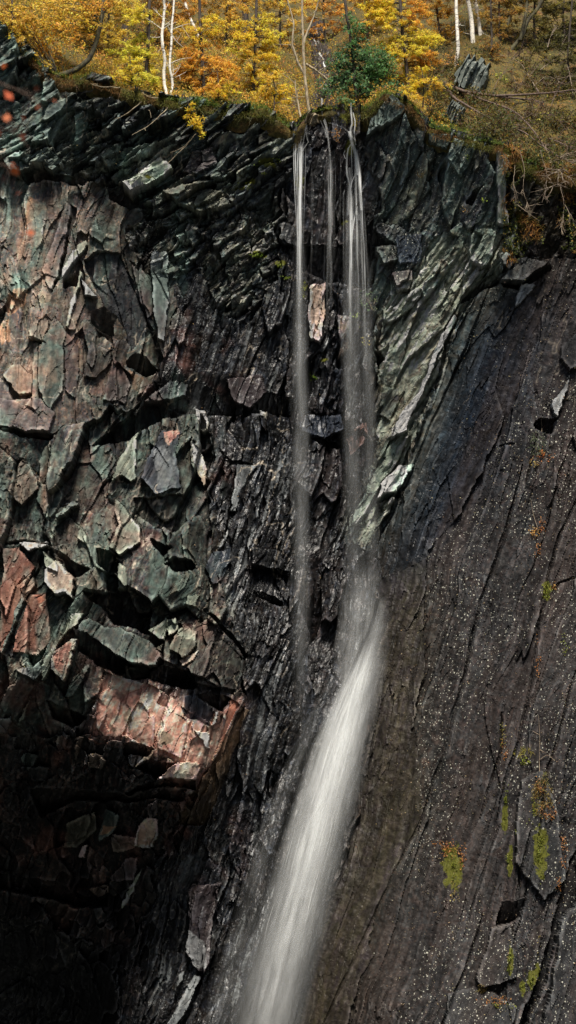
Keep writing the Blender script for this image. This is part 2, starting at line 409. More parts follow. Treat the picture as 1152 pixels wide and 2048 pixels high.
notch('z1', [(370,1120),(480,1180),(600,1250),(690,1280),(590,1370),(540,1340),(500,1240),(400,1170)], .45)
feat('z1', [(350,1300),(440,1240),(500,1260),(580,1370),(575,1536),(520,1480),(430,1500),(360,1400)], -.55, 'pinktan', gx=.4, gy=-.3, keep=.15)
feat('z1', [(330,1160),(470,1280),(460,1330),(350,1270)], -.6, 'palegreen', gx=.3, gy=-.4)
# red and green flanks, lower left
feat('z3', [(0,-230),(140,-220),(250,-70),(90,380),(0,670)], -.2, 'redface', gx=.1, keep=.5, mixc=.75)
feat('z3', [(240,0),(270,60),(130,330),(40,600),(0,680),(110,320)], -.5, 'greengrey', gx=.5)
feat('z3', [(230,150),(350,140),(380,290),(370,520),(290,600),(110,600),(120,460)], -.1, 'redface', gx=.25, keep=.5, mixc=.7)
patch('z3', [(270,150),(340,160),(350,200),(300,210)], 'red', .8)
feat('z3', [(560,300),(650,290),(600,390),(470,470),(500,400)], -.5, 'palegreen', gx=.2, gy=-.4)
feat('z3', [(560,300),(470,470),(440,500),(340,720),(330,830),(400,740),(470,520),(540,380)], -.55, 'palegreen', gx=.6)
feat('z3', [(600,510),(540,510),(430,620),(415,740),(480,830),(500,830),(560,670)], -.75, 'pink', gx=.4, mixc=.75)
feat('z3', [(600,400),(680,340),(800,410),(920,400),(1152,500),(1240,600),(1240,700),(1152,720),(1040,690),(860,580),(700,490),(600,440)], -.7, 'greengrey', gy=-.9, keep=.5, mixc=.6)
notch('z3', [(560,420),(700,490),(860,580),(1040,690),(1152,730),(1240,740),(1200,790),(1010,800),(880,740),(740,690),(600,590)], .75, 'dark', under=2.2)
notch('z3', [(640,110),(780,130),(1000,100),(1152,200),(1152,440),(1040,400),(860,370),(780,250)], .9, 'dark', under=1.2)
feat('z3', [(550,600),(690,660),(800,720),(700,1060),(500,1060),(480,940),(620,780)], .0, 'umber', gx=.3, mixc=.6)
feat('z3', [(690,690),(560,800),(490,940),(550,945),(680,750)], -.35, 'greengrey', gx=.4)
notch('z3', [(340,960),(500,1020),(660,1080),(560,1180),(400,1100)], .8, 'dark')
feat('z3', [(225,930),(130,1180),(190,1100)], -.3, 'palegreen')
feat('z3', [(130,740),(330,650),(330,750),(260,820),(200,770)], -.3, 'palegrey', gx=.2)
feat('z3', [(0,1090),(100,1090),(40,1225),(0,1210)], -.4, 'palegrey')
feat('z3', [(160,1400),(210,1360),(280,1390),(210,1520)], -.3, 'greengrey')
feat('z3', [(600,1240),(630,1250),(590,1430),(570,1420)], -.3, 'taupe')
feat('z3', [(670,1380),(730,1370),(830,1430),(800,1490),(700,1470)], -.5, 'taupe', gy=-.4)
# pink face and its overhangs
patch('z4', [(0,620),(40,580),(60,640),(10,900),(0,900)], 'pink', .5)
feat('z4', [(280,720),(430,790),(400,900),(360,1040),(200,960)], -.10, None, gx=.3, gy=-.2)
patch('z4', [(215,950),(230,870),(300,880),(310,920),(260,955)], 'olive', .8)
patch('z4', [(180,1000),(240,1010),(330,1070),(290,1065)], 'olive', .7)
patch('z4', [(330,1140),(350,1070),(380,1080),(370,1140)], 'olive', .8)
patch('z3', [(930,1080),(1000,1020),(1010,1140),(960,1160)], 'olive', .8)
patch('z3', [(830,1130),(900,1200),(860,1210)], 'olive', .7)
feat('z4', [(390,640),(460,640),(570,720),(540,830),(450,790),(430,780),(400,760)], .22, 'slateblue', gy=.8)
feat('z4', [(240,580),(290,640),(270,710),(200,690)], .2, 'slate', gy=.8)
feat('z4', [(450,850),(540,870),(545,970),(520,960)], -.15, 'cream')
feat('z4', [(560,830),(590,740),(610,730),(590,810)], -.3, 'palegreen')
feat('z4', [(690,640),(760,690),(690,830),(600,1040),(560,1060),(640,900),(680,740)], .0, 'red', gx=.4, mixc=.7)
notch('z4', [(0,950),(80,940),(180,980),(150,1030),(60,1010),(0,1020)], .4, 'umber')
notch('z4', [(60,1100),(170,1040),(330,1080),(210,1190),(170,1150)], .7, 'umber', under=3)
feat('z4', [(60,1100),(180,980),(175,1010),(150,1040)], -.3, 'cream', gx=-.3)
feat('z4', [(330,1080),(470,1070),(490,1110),(470,1200),(310,1180),(210,1190)], -.3, 'pinktan', gx=.2, gy=-.2)
notch('z4', [(210,1190),(310,1180),(470,1205),(460,1260),(300,1250),(180,1260),(0,1300),(0,1250)], .8, 'umber', under=2.4)
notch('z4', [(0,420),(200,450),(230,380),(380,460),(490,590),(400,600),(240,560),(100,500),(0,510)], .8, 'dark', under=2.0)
notch('z4', [(470,640),(560,610),(700,640),(640,740),(560,700)], .5, 'dark', under=2.0)
feat('z4', [(290,320),(400,160),(490,200),(470,300),(380,390),(350,350)], -.65, 'olive', gx=.3, gy=-.5)
patch('z4', [(350,170),(480,200),(470,260),(370,240)], 'palegreen', .7)
feat('z4', [(160,190),(270,110),(300,130),(270,260)], -.5, 'palegreen', gx=.3)
feat('z4', [(280,130),(350,120),(370,200),(300,230)], -.45, 'palegreen', gx=.3)
feat('z4', [(200,310),(260,280),(240,330)], -.5, 'olive')
feat('z4', [(350,390),(480,330),(440,400),(370,440)], -.5, 'pinktan', gy=-.4)
feat('z4', [(510,70),(680,200),(790,400),(740,590),(590,580),(470,560),(450,460),(540,300)], -.4, 'umber', gx=.3, mixc=.75, keep=.5)
notch('z4', [(520,60),(590,100),(700,210),(800,380),(780,400),(680,230)], .35, 'dark', under=.5)
feat('z4', [(770,700),(720,800),(520,1150),(380,1400),(330,1480),(520,1480),(640,1200),(830,720)], .1, 'rust', gx=-.3, keep=.5)
# dark wall facets
feat('z2', [(200,290),(260,200),(370,220),(340,380),(370,600),(210,640),(110,520)], -.45, 'slateblue', gx=.2, gy=-.2, mixc=.8)
patch('z2', [(200,330),(260,300),(330,420),(340,600),(220,600)], 'palegrey', .45)
patch('z2', [(265,215),(340,200),(360,230),(300,310),(270,280)], 'pink', .9)
feat('z2', [(440,300),(500,350),(540,450),(520,580),(470,480)], -.3, 'cream', gx=.4)
feat('z2', [(340,380),(440,260),(430,330),(470,620),(380,640)], .25, 'umber', gx=-.6)
feat('z2', [(740,440),(860,450),(790,570),(750,610),(720,750),(685,750),(710,620)], -.4, 'palegrey', gx=.4, keep=.1)
notch('z2', [(600,310),(700,400),(860,430),(740,440),(640,390)], .2, 'dark')
feat('z2', [(700,790),(640,900),(600,990),(640,960)], -.2, 'palegrey')
feat('z2', [(560,1010),(690,980),(660,1180),(590,1220),(540,1130)], -.3, 'slateblue', gx=.3, gy=-.2)
feat('z2', [(820,980),(1000,1000),(1110,1140),(960,1130),(830,1100)], -.35, 'slate', gx=.1)
feat('z2', [(830,1110),(960,1140),(1090,1165),(1040,1330),(960,1290),(850,1250)], .15, 'wet', gy=-.9)
notch('z2', [(850,1250),(960,1290),(1040,1330),(1030,1370),(930,1330),(850,1290)], .35, 'black', under=2)
notch('z2', [(270,1100),(330,1060),(460,1080),(480,1130),(400,1160),(330,1160)], .7)
notch('z2', [(180,900),(260,940),(330,980),(270,1040),(200,960)], .4, 'umber')
feat('z2', [(410,1160),(430,1180),(400,1260),(310,1310),(350,1240)], -.4, 'olive', gx=.3)
feat('z2', [(430,1290),(490,1290),(480,1370),(420,1350)], -.4, 'palegreen', gy=-.5)
notch('z2', [(60,650),(200,640),(380,640),(400,800),(340,860),(200,820),(70,740)], .3, 'umber', under=.8)
feat('z2', [(470,70),(540,80),(560,200),(500,190)], -.3, 'pale', gx=.3)
feat('z2', [(880,70),(940,90),(930,130),(890,110)], -.3, 'pale')
# right hand crest and buttress
feat('z7', [(530,455),(548,470),(500,570),(430,720),(350,900),(280,1060),(205,1100),(260,960),(350,850),(430,660),(490,520)], -.5, 'mint', gx=.7, keep=.2, mixc=.95)
feat('z7', [(335,1210),(250,1230),(160,1330),(130,1420),(240,1360)], -.5, 'mint', gx=.4, gy=-.4, mixc=.95)
notch('z7', [(130,1420),(170,1370),(240,1365),(260,1350),(250,1390),(180,1400)], .3)
feat('z7', [(205,1100),(280,1060),(250,1160),(160,1330),(60,1529),(0,1529),(110,1300)], -.2, 'greengrey', gx=.4)
notch('z7', [(560,400),(640,320),(720,240),(760,290),(700,330),(640,380)], .5, 'dark', under=1)
feat('z7', [(740,150),(1010,200),(960,240),(870,300),(760,290)], -.5, 'slate', gy=-.5)
notch('z7', [(760,290),(870,300),(960,240),(1020,200),(1030,230),(960,280),(880,330),(780,310)], .4, 'dark', under=1.6)
feat('z7', [(870,300),(940,310),(880,400),(840,430),(860,360)], -.2, 'palegrey')
feat('z7', [(600,60),(740,30),(700,200),(660,230),(600,200)], -.5, 'greengrey', gx=.3)
feat('z7', [(130,0),(250,0),(330,60),(300,160),(160,210),(130,140)], -.3, 'slate', gx=.2, gy=-.2)
feat('z7', [(240,60),(380,50),(370,190),(240,210)], -.25, 'slateblue', gx=.3)
feat('z7', [(190,250),(320,240),(310,320),(240,340)], -.45, 'mauve', gx=.2, gy=-.4)
notch('z7', [(90,30),(190,90),(240,110),(160,130),(90,90)], .5)
notch('z7', [(120,650),(170,650),(190,690),(150,710)], .5)
feat('z7', [(130,860),(230,830),(250,900),(210,990),(130,960)], -.25, 'slate', gx=.2)
feat('z7', [(170,480),(270,380),(390,290),(330,430),(200,500)], -.3, 'palegreen', gx=.4)
feat('z7', [(1110,770),(1060,980),(1040,970),(1030,900),(1080,820)], -.3, 'palegrey', gx=.3)
notch('z7', [(940,1010),(990,980),(1060,985),(1030,1060),(950,1040)], .5, 'dark')
feat('z7', [(1070,640),(1152,560),(1152,740),(1110,750),(1060,700)], -.35, 'wet', gx=.2)
# rocks behind the upper falls
feat('p', [(615,575),(648,568),(650,640),(640,690),(618,680)], -.5, 'pinktan', gx=.2, gy=-.2)
feat('p', [(677,632),(702,640),(700,700),(682,715)], -.45, 'pinktan', gx=.2)
notch('p', [(590,480),(650,500),(740,470),(755,520),(745,575),(650,565),(585,530)], .5, 'black', under=.8)
feat('p', [(560,440),(605,470),(600,500),(565,490),(545,470)], -.4, 'slate', gy=-.4)
notch('p', [(620,878),(665,885),(690,870),(680,895),(640,900)], .4)
feat('p', [(690,880),(738,845),(735,875),(700,915)], -.25, 'redbrown')
feat('p', [(610,830),(680,830),(690,860),(640,880),(600,860)], -.3, 'slateblue', gy=-.3)
# tilted beds, upper left
feat('a', [(-60,90),(0,100),(60,140),(80,220),(70,330),(0,400),(-60,420)], -1.0, 'greengrey', gx=.5, keep=.4)
feat('a', [(185,300),(235,345),(240,390),(190,430),(170,420)], -.6, 'greengrey', gx=.3)
feat('a', [(200,430),(280,400),(330,420),(250,470),(210,580),(130,605),(150,530)], -.4, 'greengrey', gx=.3, gy=-.3)
feat('a', [(290,420),(350,410),(350,560),(330,600),(300,590)], -.2, 'slate', gx=.4)
feat('a', [(370,400),(480,370),(430,450),(380,490)], -.2, 'slate', gx=.3)
feat('a', [(410,650),(520,590),(640,560),(600,620),(500,680),(440,695)], -.6, 'greengrey', gy=-.5)
feat('a', [(495,770),(640,640),(700,680),(640,740),(530,800)], -.95, 'palegreen', gx=.5, gy=-.4, mixc=.7)
notch('a', [(420,700),(490,740),(495,775),(530,805),(640,750),(600,800),(520,850),(440,800)], .6, 'black', under=.8)
feat('a', [(650,790),(800,740),(940,800),(920,830),(800,860),(700,830)], -.55, 'olive', gx=.2, gy=-.5, keep=.6)
feat('a', [(770,620),(860,600),(870,660),(780,710),(740,690)], -.35, 'mauve', gx=.3, gy=-.2)
notch('a', [(230,310),(500,350),(560,380),(700,390),(720,450),(560,430),(480,410),(330,390),(230,370)], .35, 'soil', under=1.0)
feat('a', [(930,820),(1100,670),(1110,650),(1060,660),(940,770)], -.3, 'slate', gx=.3)
notch('a', [(940,830),(1100,680),(1150,660),(1150,860),(1040,900)], .4, 'wet', under=.3)
feat('a', [(20,655),(70,625),(130,640),(190,600),(240,625),(262,680),(222,706),(180,676),(140,690),(85,716),(50,700)], -.6, 'greengrey', gy=-.8, keep=.6)
notch('a', [(70,700),(150,680),(190,690),(225,706),(330,696),(390,715),(330,745),(250,730),(170,722),(110,740)], .3, 'dark', under=1.5)
# buttress
feat('b', [(330,490),(410,380),(475,440),(420,490),(310,560)], -.5, 'greengrey', gx=.2, gy=-.4)
feat('b', [(840,620),(885,630),(870,800),(880,900),(830,900)], -.35, 'palegreen', gx=.5)
feat('b', [(560,540),(650,540),(620,600),(570,580)], -.35, 'greengrey', gy=-.6)
feat('b', [(650,560),(760,590),(700,720),(620,640)], -.25, 'greengrey', gx=.3)
notch('b', [(310,930),(390,960),(380,1000),(320,1010)], .4)
notch('b', [(745,770),(790,740),(730,830),(710,820)], .35)
# cave mouth blocks
feat('l', [(270,220),(380,170),(390,250),(310,320),(265,310)], -.45, 'olive', gx=.2, gy=-.2)
feat('l', [(420,160),(480,190),(470,250),(400,300)], -.6, 'greengrey', gx=.3)
patch('l', [(420,230),(470,230),(440,260),(410,270)], 'orange', .8)
feat('l', [(550,230),(590,200),(640,210),(610,320),(540,310)], -.5, 'pinktan', gx=.2)
feat('l', [(460,260),(545,270),(545,320),(460,335)], -.5, 'taupe')
feat('l', [(590,160),(630,140),(640,200),(600,205)], -.5, 'mauve')
feat('l', [(310,360),(330,320),(350,315),(335,360)], -.5, 'pinktan')
feat('l', [(440,430),(500,360),(560,350),(540,440),(450,450)], -.5, 'mauve', gx=.2, gy=-.3)
feat('l', [(350,480),(440,460),(440,500),(400,510)], -.5, 'taupe')
feat('l', [(580,390),(540,440),(490,570),(520,540)], -.3, 'palegreen', gx=.3)
notch('l', [(0,420),(200,450),(330,510),(430,520),(430,560),(300,560),(130,500),(0,480)], .8, 'black', under=1.5)
notch('l', [(120,90),(330,80),(520,100),(640,80),(760,90),(740,140),(600,130),(480,130),(300,130),(170,200)], .5, 'umber', under=1.5)
feat('l', [(770,470),(890,460),(860,600),(840,800),(790,810),(740,740),(760,560)], -.45, 'mauve', gx=.4, mixc=.8)
patch('l', [(750,640),(830,700),(830,790),(780,800),(740,730)], 'palegrey', .5)
feat('l', [(775,830),(800,835),(740,980),(710,1024),(665,1024),(720,940)], -.45, 'palegrey', gx=.4)
feat('l', [(710,830),(735,815),(730,850),(715,870)], -.4, 'palegrey')
feat('l', [(80,0),(190,0),(180,60),(130,60)], -.4, 'slate')
# lower right blocks
feat('p', [(1040,1560),(1085,1545),(1120,1640),(1130,1760),(1085,1800),(1030,1720)], -.35, 'slate', gx=.2)
notch('p', [(1000,1800),(1050,1795),(1035,1840),(995,1875),(990,1850)], .4, 'dark')
feat('p', [(1120,1840),(1152,1800),(1300,1790),(1300,2200),(1060,2200),(1100,1950)], -.5, 'slate', gx=.2)
notch('p', [(1140,1720),(1152,1700),(1155,1800),(1120,1840),(1090,1960),(1050,2060),(1035,2050),(1080,1930)], .5, 'black', under=.2)
feat('p', [(980,1860),(1020,1850),(1035,1900),(1030,1950),(960,1980),(950,1960)], -.3, 'slate', gx=.2)
feat('p', [(900,1990),(960,1975),(1030,2010),(1010,2100),(880,2100)], -.4, 'slate', gy=-.6)

# --- cracks: polyline, half width (px), depth (m), step across it (m)
CRACKS = [
 ([(1045,930),(1018,1040),(990,1130),(962,1200),(948,1265),(925,1370),(905,1440),(880,1530),(856,1600),(835,1660)], 6, .28, -.22),
 ([(1165,980),(1120,1070),(1098,1150),(1080,1250),(1062,1380),(1040,1480),(1010,1560),(995,1640)], 5, .22, -.18),
 ([(1165,1150),(1120,1165),(1108,1180)], 4, .2, 0), ([(1152,1340),(1125,1440),(1090,1560),(1075,1680)], 4, .2, -.1),
 ([(860,1595),(812,1700),(765,1800),(705,1925),(640,2060)], 4, .15, -.16), ([(1005,1425),(1003,1500),(985,1560),(960,1640)], 5, .22, -.12),
 ([(1030,1850),(1040,1740),(1060,1660)], 4, .2, -.1), ([(925,1880),(960,1760),(1000,1650)], 3, .14, 0), ([(880,2060),(930,1940),(965,1830)], 4, .2, -.1),
 ([(1000,890),(1032,888)], 3, .15, 0), ([(245,500),(260,560),(290,625),(312,690)], 2.5, .15, 0), ([(310,545),(335,600),(340,610)], 2.5, .15, 0),
 ([(60,675),(95,690)], 3, .2, 0), ([(0,1082),(45,1080),(100,1088)], 3, .3, -.1), ([(178,640),(225,690),(230,705)], 2, .1, 0),
 ([(312,895),(340,940)], 2, .12, 0), ([(270,1660),(300,1560)], 2, .1, 0), ([(334,1408),(304,1496)], 2, .12, -.08), ([(388,1425),(368,1500)], 2, .1, 0), ([(425,1445),(410,1540)], 2, .1, 0),
 ([(985,560),(930,700),(860,850),(800,1000)], 3, .15, .1), ([(760,1390),(745,1480),(735,1560)], 2, .1, 0), ([(1075,870),(1050,980)], 4, .2, -.1), ([(1152,1560),(1120,1640)], 4, .2, -.1),
]

# --- evaluate everything on the grid
UR = U + 34 * fbm(PX / 95, PY / 95, 13, 4, .55); VR = V + 34 * fbm(PX / 95, PY / 95, 15, 4, .55)
calm = np.clip((PX - 700) / 80, 0, 1) * np.clip((PY - 560) / 60, 0, 1)
UR = UR * (1 - .7 * calm) + U * .7 * calm; VR = VR * (1 - .7 * calm) + V * .7 * calm
REG = np.zeros(PX.shape, np.int16)
for i, r in enumerate(R):
    xs_ = [p[0] for p in r['poly']]; ys_ = [p[1] for p in r['poly']]
    box = (UR >= min(xs_)) & (UR <= max(xs_)) & (VR >= min(ys_)) & (VR <= max(ys_))
    if r['name'] in ('pink_face',): box = (U >= min(xs_)) & (U <= max(xs_)) & (V >= min(ys_)) & (V <= max(ys_))
    idx = np.nonzero(box)
    if r['name'] in ('pink_face',):
        REG[idx] = np.where(inside(U[idx], V[idx], r['poly']), i, REG[idx]); continue
    REG[idx] = np.where(inside(UR[idx], VR[idx], r['poly']), i, REG[idx])
OFF = np.zeros(PX.shape); JOINT = np.zeros(PX.shape)
ALB = np.zeros(PX.shape + (3,)); WEAR = np.zeros(PX.shape + (3,))      # WEAR: lichen, wet, moss
PID = np.zeros(PX.shape, np.int64)
for i, r in enumerate(R):
    idx = np.nonzero(REG == i)
    if not len(idx[0]): continue
    u = PX[idx] * .5 + U[idx] * .5; v = PY[idx] * .5 + V[idx] * .5
    c, s = math.cos(r['theta']), math.sin(r['theta'])
    al = c * u + s * v; ac = -s * u + c * v
    ac = ac + 14 * fbm(u / 160, v / 160, 31 + i, 2)
    if r['name'] not in ('lichen_slab', 'moss_slab', 'night_slab'):
        big = 1.0 if r['name'] in ('broken_face', 'weathered_face') else .3
        ac = ac + 26 * big * fbm(u / 130, v / 130, 33 + i, 2); al = al + 70 * big * fbm(u / 170, v / 170, 35 + i, 2)
    j = np.zeros(u.shape)
    for k, (wa, wl_, off, tilt) in enumerate(r['levels']):
        cid, edge, oa, ob = voronoi(al / wl_, ac / wa, 100 * i + 10 * k, k < 2)
        r1 = (cid & 1023) / 1023.0; r2 = ((cid >> 10) & 1023) / 1023.0; r3 = ((cid >> 20) & 1023) / 1023.0
        amp = 1.0 if k == 0 else np.clip(.75 + 1.7 * fbm(u / 120, v / 120, 41 + 3 * k + i, 2), .12, 1.8)
        j += amp * ((r1 - .5) * off + oa * tilt * (r2 - .55) * 2.4 + ob * tilt * (r3 - .5) * 2.4)
        if k == 0 and off > .45: j += np.where(edge < .04, (0.04 - edge) * off * 2.0, 0)
        if k == 0: PID[idx] = (cid >> 3) * 32 + i; e0 = r1; c0 = cid
        if k == 1: e1 = r2; c1 = cid
    lamn = vnoise(ac / 5.0, al / 130.0, 51 + i) - .5
    lamn2 = vnoise(ac / 13.0, al / 260.0, 53 + i) - .5
    j += r['lam'] * (lamn + 1.3 * lamn2) * 1.6
    j += r['fine'] * fbm(u / 16, v / 16, 61 + i, 4, .6) * 1.5
    JOINT[idx] = j
    # colour: a bed colour for each joint block, broken by streaks along the cleavage
    names = [n for n, w in r['palette']]; w = np.array([w for n, w in r['palette']], float); cum = np.cumsum(w) / w.sum()
    pal = np.array([C[n] for n in names])
    def pick(t): return pal[np.minimum(np.searchsorted(cum, t), len(pal) - 1)]
    t0 = ((c0 >> 5) & 4095) / 4095.0; t1 = ((c1 >> 5) & 4095) / 4095.0
    st = np.clip(.5 + 1.1 * fbm(ac / 14, al / 150, 71 + i, 3, .6), 0, .999)
    t2 = np.clip(.5 + .9 * fbm(u / 90, v / 90, 81 + i, 3, .6), 0, .999)
    t3 = np.clip(.5 + .9 * fbm(ac / 30, al / 110, 85 + i, 4, .65), 0, .999)
    col = pick(t0) * .20 + pick(t1) * .14 + pick((t2 * 3.0) % 1.0) * .33 + pick((t3 * 3.0) % 1.0) * .33
    stc = pick((st * 7.0) % 1.0)
    ws = (r['streak'] * np.clip((st - .45) * 4, 0, 1))[:, None] * .6
    col = col * (1 - ws) + stc * ws
    col *= (1 + .35 * fbm(u / 7, v / 7, 91 + i, 3, .6))[:, None] * (np.exp(.75 * fbm(ac / 9, al / 60, 87 + i, 3, .6)) * (.9 + .2 * e1))[:, None]
    ALB[idx] = col
    lm = r['lichen'] * np.clip(.55 + .75 * fbm(u / 120, v / 160, 95 + i, 3), 0, 1) * np.clip(.8 + .7 * fbm(ac / 30, al / 80, 97 + i, 3, .6), .1, 1.3)
    WEAR[idx] = np.c_[lm, np.full(len(u), r['wet']), np.zeros(len(u))]

# neighbouring masses bleed into one another instead of ending on a line
def blur(f, n):
    for ax in (0, 1):
        for _ in range(2):
            pad = [(0, 0)] * f.ndim; pad[ax] = (n + 1, n)
            cs = np.cumsum(np.pad(f, pad, mode='edge'), axis=ax, dtype=np.float64)
            f = (np.take(cs, range(2 * n + 1, cs.shape[ax]), ax) - np.take(cs, range(0, cs.shape[ax] - 2 * n - 1), ax)) / (2 * n + 1)
    return f
MEAN = np.array([ALB[REG == i].mean(0) if (REG == i).any() else (.1, .1, .1) for i in range(len(R))])
MF = MEAN[REG]; soft = np.isin(REG, [i for i, r in enumerate(R) if r['name'] in ('lichen_slab', 'moss_slab', 'night_slab')])
ALB *= np.where(soft[..., None], blur(MF, 30), blur(MF, 7)) / MF
WEAR = blur(WEAR, 4); WEAR[..., 0] = np.minimum(WEAR[..., 0], .44)
for k, f in enumerate(F):
    p = np.array(f['poly']); x0, y0 = p.min(0) - 2; x1, y1 = p.max(0) + 2
    idx = np.nonzero((U > x0) & (U < x1) & (V > y0) & (V < y1))
    if not len(idx[0]): continue
    m = inside(U[idx], V[idx], f['poly'])
    idx = (idx[0][m], idx[1][m])
    if not len(idx[0]): continue
    cx, cy = p.mean(0)
    if f['off'] is not None:
        OFF[idx] = f['off'] + (PX[idx] - cx) / 100 * f['gx'] + (PY[idx] - cy) / 100 * f['gy']
        JOINT[idx] *= f['keep'] + .12
        PID[idx] = -(k + 1)
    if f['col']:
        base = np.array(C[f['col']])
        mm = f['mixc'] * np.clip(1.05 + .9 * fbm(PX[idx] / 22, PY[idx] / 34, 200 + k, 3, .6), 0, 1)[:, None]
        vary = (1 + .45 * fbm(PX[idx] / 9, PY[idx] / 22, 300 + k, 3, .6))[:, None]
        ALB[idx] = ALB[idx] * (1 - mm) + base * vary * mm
for pts, hw, dep, step in CRACKS:
    hw, dep = hw * .72, dep * .75
    p = np.array(pts); x0, y0 = p.min(0) - 60; x1, y1 = p.max(0) + 60
    idx = np.nonzero((PX > x0) & (PX < x1) & (PY > y0) & (PY < y1))
    d, fr, side = seg_distance(PX[idx] * .65 + U[idx] * .35, PY[idx] * .65 + V[idx] * .35, pts)
    taper = np.clip(np.minimum(fr, 1 - fr) * 6, .15, 1) * (.6 + .8 * vnoise(V[idx] / 24, U[idx] / 40, 77))
    w = np.clip(1 - d / (hw * taper + .6), 0, 1)
    OFF[idx] += dep * np.sqrt(w)
    OFF[idx] += step * np.where(side < 0, 1, 0) * np.clip(1 - d / 55, 0, 1) * np.clip(np.minimum(fr, 1 - fr) * 8, 0, 1)
DEPTH = D0 + OFF + JOINT
# staining that runs across the joints: iron, copper green, calcite runs, and paler or darker beds
def stain(mask, colour, k):
    global ALB
    m = np.clip(mask, 0, 1)[..., None] * k
    ALB = ALB * (1 - m) + np.array(colour) * m * (.75 + .5 * vnoise(PX / 5, PY / 7, 445))[..., None]
left = np.clip((190 - PX) / 130, 0, 1) * np.clip((PY - 360) / 60, 0, 1) * np.clip((1130 - PY) / 150, 0, 1)
ALB *= (1 + .25 * left)[..., None]
stain(np.clip(fbm(PX / 48, PY / 62, 441, 4, .6) * 3.2 - .35, 0, 1) * np.clip((210 - PX) / 130, 0, 1) * np.clip((PY - 370) / 60, 0, 1) * np.clip((1500 - PY) / 200, 0, 1), (.40, .235, .16), .48)
stain(np.clip(fbm(PX / 40, PY / 70, 447, 4, .6) * 3.2 - .45, 0, 1) * np.clip((470 - PX) / 120, 0, 1) * np.clip((1480 - PY) / 100, 0, 1), (.15, .235, .20), .55)
stain(np.clip(fbm(PX / 60, PY / 60, 449, 4, .6) * 3.0 - .6, 0, 1) * np.clip((520 - PX) / 120, 0, 1) * np.clip((PY - 600) / 100, 0, 1) * np.clip((1800 - PY) / 100, 0, 1), (.24, .105, .08), .5)
wall = np.isin(REG, [i for i, r in enumerate(R) if r['name'] in ('dark_wall', 'wet_gully')])
wallf = blur(wall.astype(float), 10)
ALB *= (1 - .32 * wallf)[..., None]
run = np.clip(1 - np.abs(fbm((PX + .27 * PY) / 17, PY / 240, 451, 4, .6)) / .035, 0, 1) * np.clip(fbm(PX / 60, PY / 90, 453, 3) * 3, 0, 1)
stain(run * wallf, (.26, .28, .29), .6)
slabf = blur(np.isin(REG, [i for i, r in enumerate(R) if r['name'] in ('lichen_slab', 'night_slab')]).astype(float), 10)
ALB *= 1 - slabf[..., None] * np.array([.30, .30, .29])
stain(np.clip(fbm((PX + .33 * PY) / 60, PY / 500, 455, 4, .6) * 3 - .2, 0, 1) * slabf, (.056, .038, .031), .32)
ALB *= (1 + .45 * blur((REG == [r['name'] for r in R].index('crest')).astype(float), 6))[..., None]
# albedo contrast curve: darks deepened and pales lifted to imitate stronger light and shade
lum = ALB.mean(-1, keepdims=True)
ALB = np.clip(ALB * (lum / .16) ** .42, .004, .62)
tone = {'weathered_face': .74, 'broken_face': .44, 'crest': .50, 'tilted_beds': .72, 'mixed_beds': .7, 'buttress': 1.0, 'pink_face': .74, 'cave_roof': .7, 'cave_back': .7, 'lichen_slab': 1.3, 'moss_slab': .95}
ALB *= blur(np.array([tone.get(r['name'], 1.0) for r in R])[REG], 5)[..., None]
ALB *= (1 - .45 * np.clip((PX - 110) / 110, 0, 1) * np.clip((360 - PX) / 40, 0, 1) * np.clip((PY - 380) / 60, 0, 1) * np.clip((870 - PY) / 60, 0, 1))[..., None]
# arrises paled by wear and painted edge highlights, and thin quartz veins
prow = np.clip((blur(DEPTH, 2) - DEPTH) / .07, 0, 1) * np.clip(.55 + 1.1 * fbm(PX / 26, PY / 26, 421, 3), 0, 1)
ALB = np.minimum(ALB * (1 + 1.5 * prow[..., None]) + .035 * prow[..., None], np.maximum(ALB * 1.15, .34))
dryside = np.clip((620 - PX) / 60, 0, 1) * np.clip((1600 - PY) / 200, .15, 1) + .35 * np.clip((PX - 720) / 40, 0, 1) * np.clip((900 - PY) / 100, 0, 1)
vein = np.clip(1 - np.abs(fbm(U / 70 + .35 * V / 70, V / 120, 431, 4, .55)) / .018, 0, 1) * np.clip(fbm(PX / 50, PY / 50, 433, 3) * 3 + .1, 0, 1) * np.clip(dryside, 0, 1)
ALB = ALB * (1 - .75 * vein[..., None]) + np.array([.50, .43, .34]) * .75 * vein[..., None]
# algae and moss where water or soil feeds it
WEAR[..., 2] += np.clip(fbm(PX / 40, PY / 40, 401, 4) * 2 - .25, 0, 1) * np.clip((PX - 1005) / 30, 0, 1) * np.clip((560 - PY) / 60, 0, 1)
WEAR[..., 2] += np.clip(fbm(PX / 30, PY / 30, 405, 4) * 2 - .2, 0, 1) * np.clip(1 - np.abs(PY - rim_y(PX) - 10) / 45, 0, 1)
for mx, my, rx, ry in [(607,577,7,22),(518,512,18,6),(560,530,12,6),(535,330,16,10),(500,365,14,9),(480,380,10,7),(300,365,10,6),(905,1735,22,48),(1078,1700,16,55),(1010,1640,7,40),(1020,1720,6,30),(1065,1960,12,22),(1045,1975,6,16),(1020,1920,6,30),(1095,1180,8,22),(700,300,10,18),(600,360,10,20),(690,440,9,6),(500,205,20,8),(650,720,8,5),(1075,1940,8,14),(1080,1740,9,22)]:
    e = ((PX - mx) / rx) ** 2 + ((PY - my) / ry) ** 2
    WEAR[..., 2] = np.maximum(WEAR[..., 2], np.clip(1.5 - e + .9 * fbm(PX / 9, PY / 9, 411, 2), 0, 1) * (e < 4))

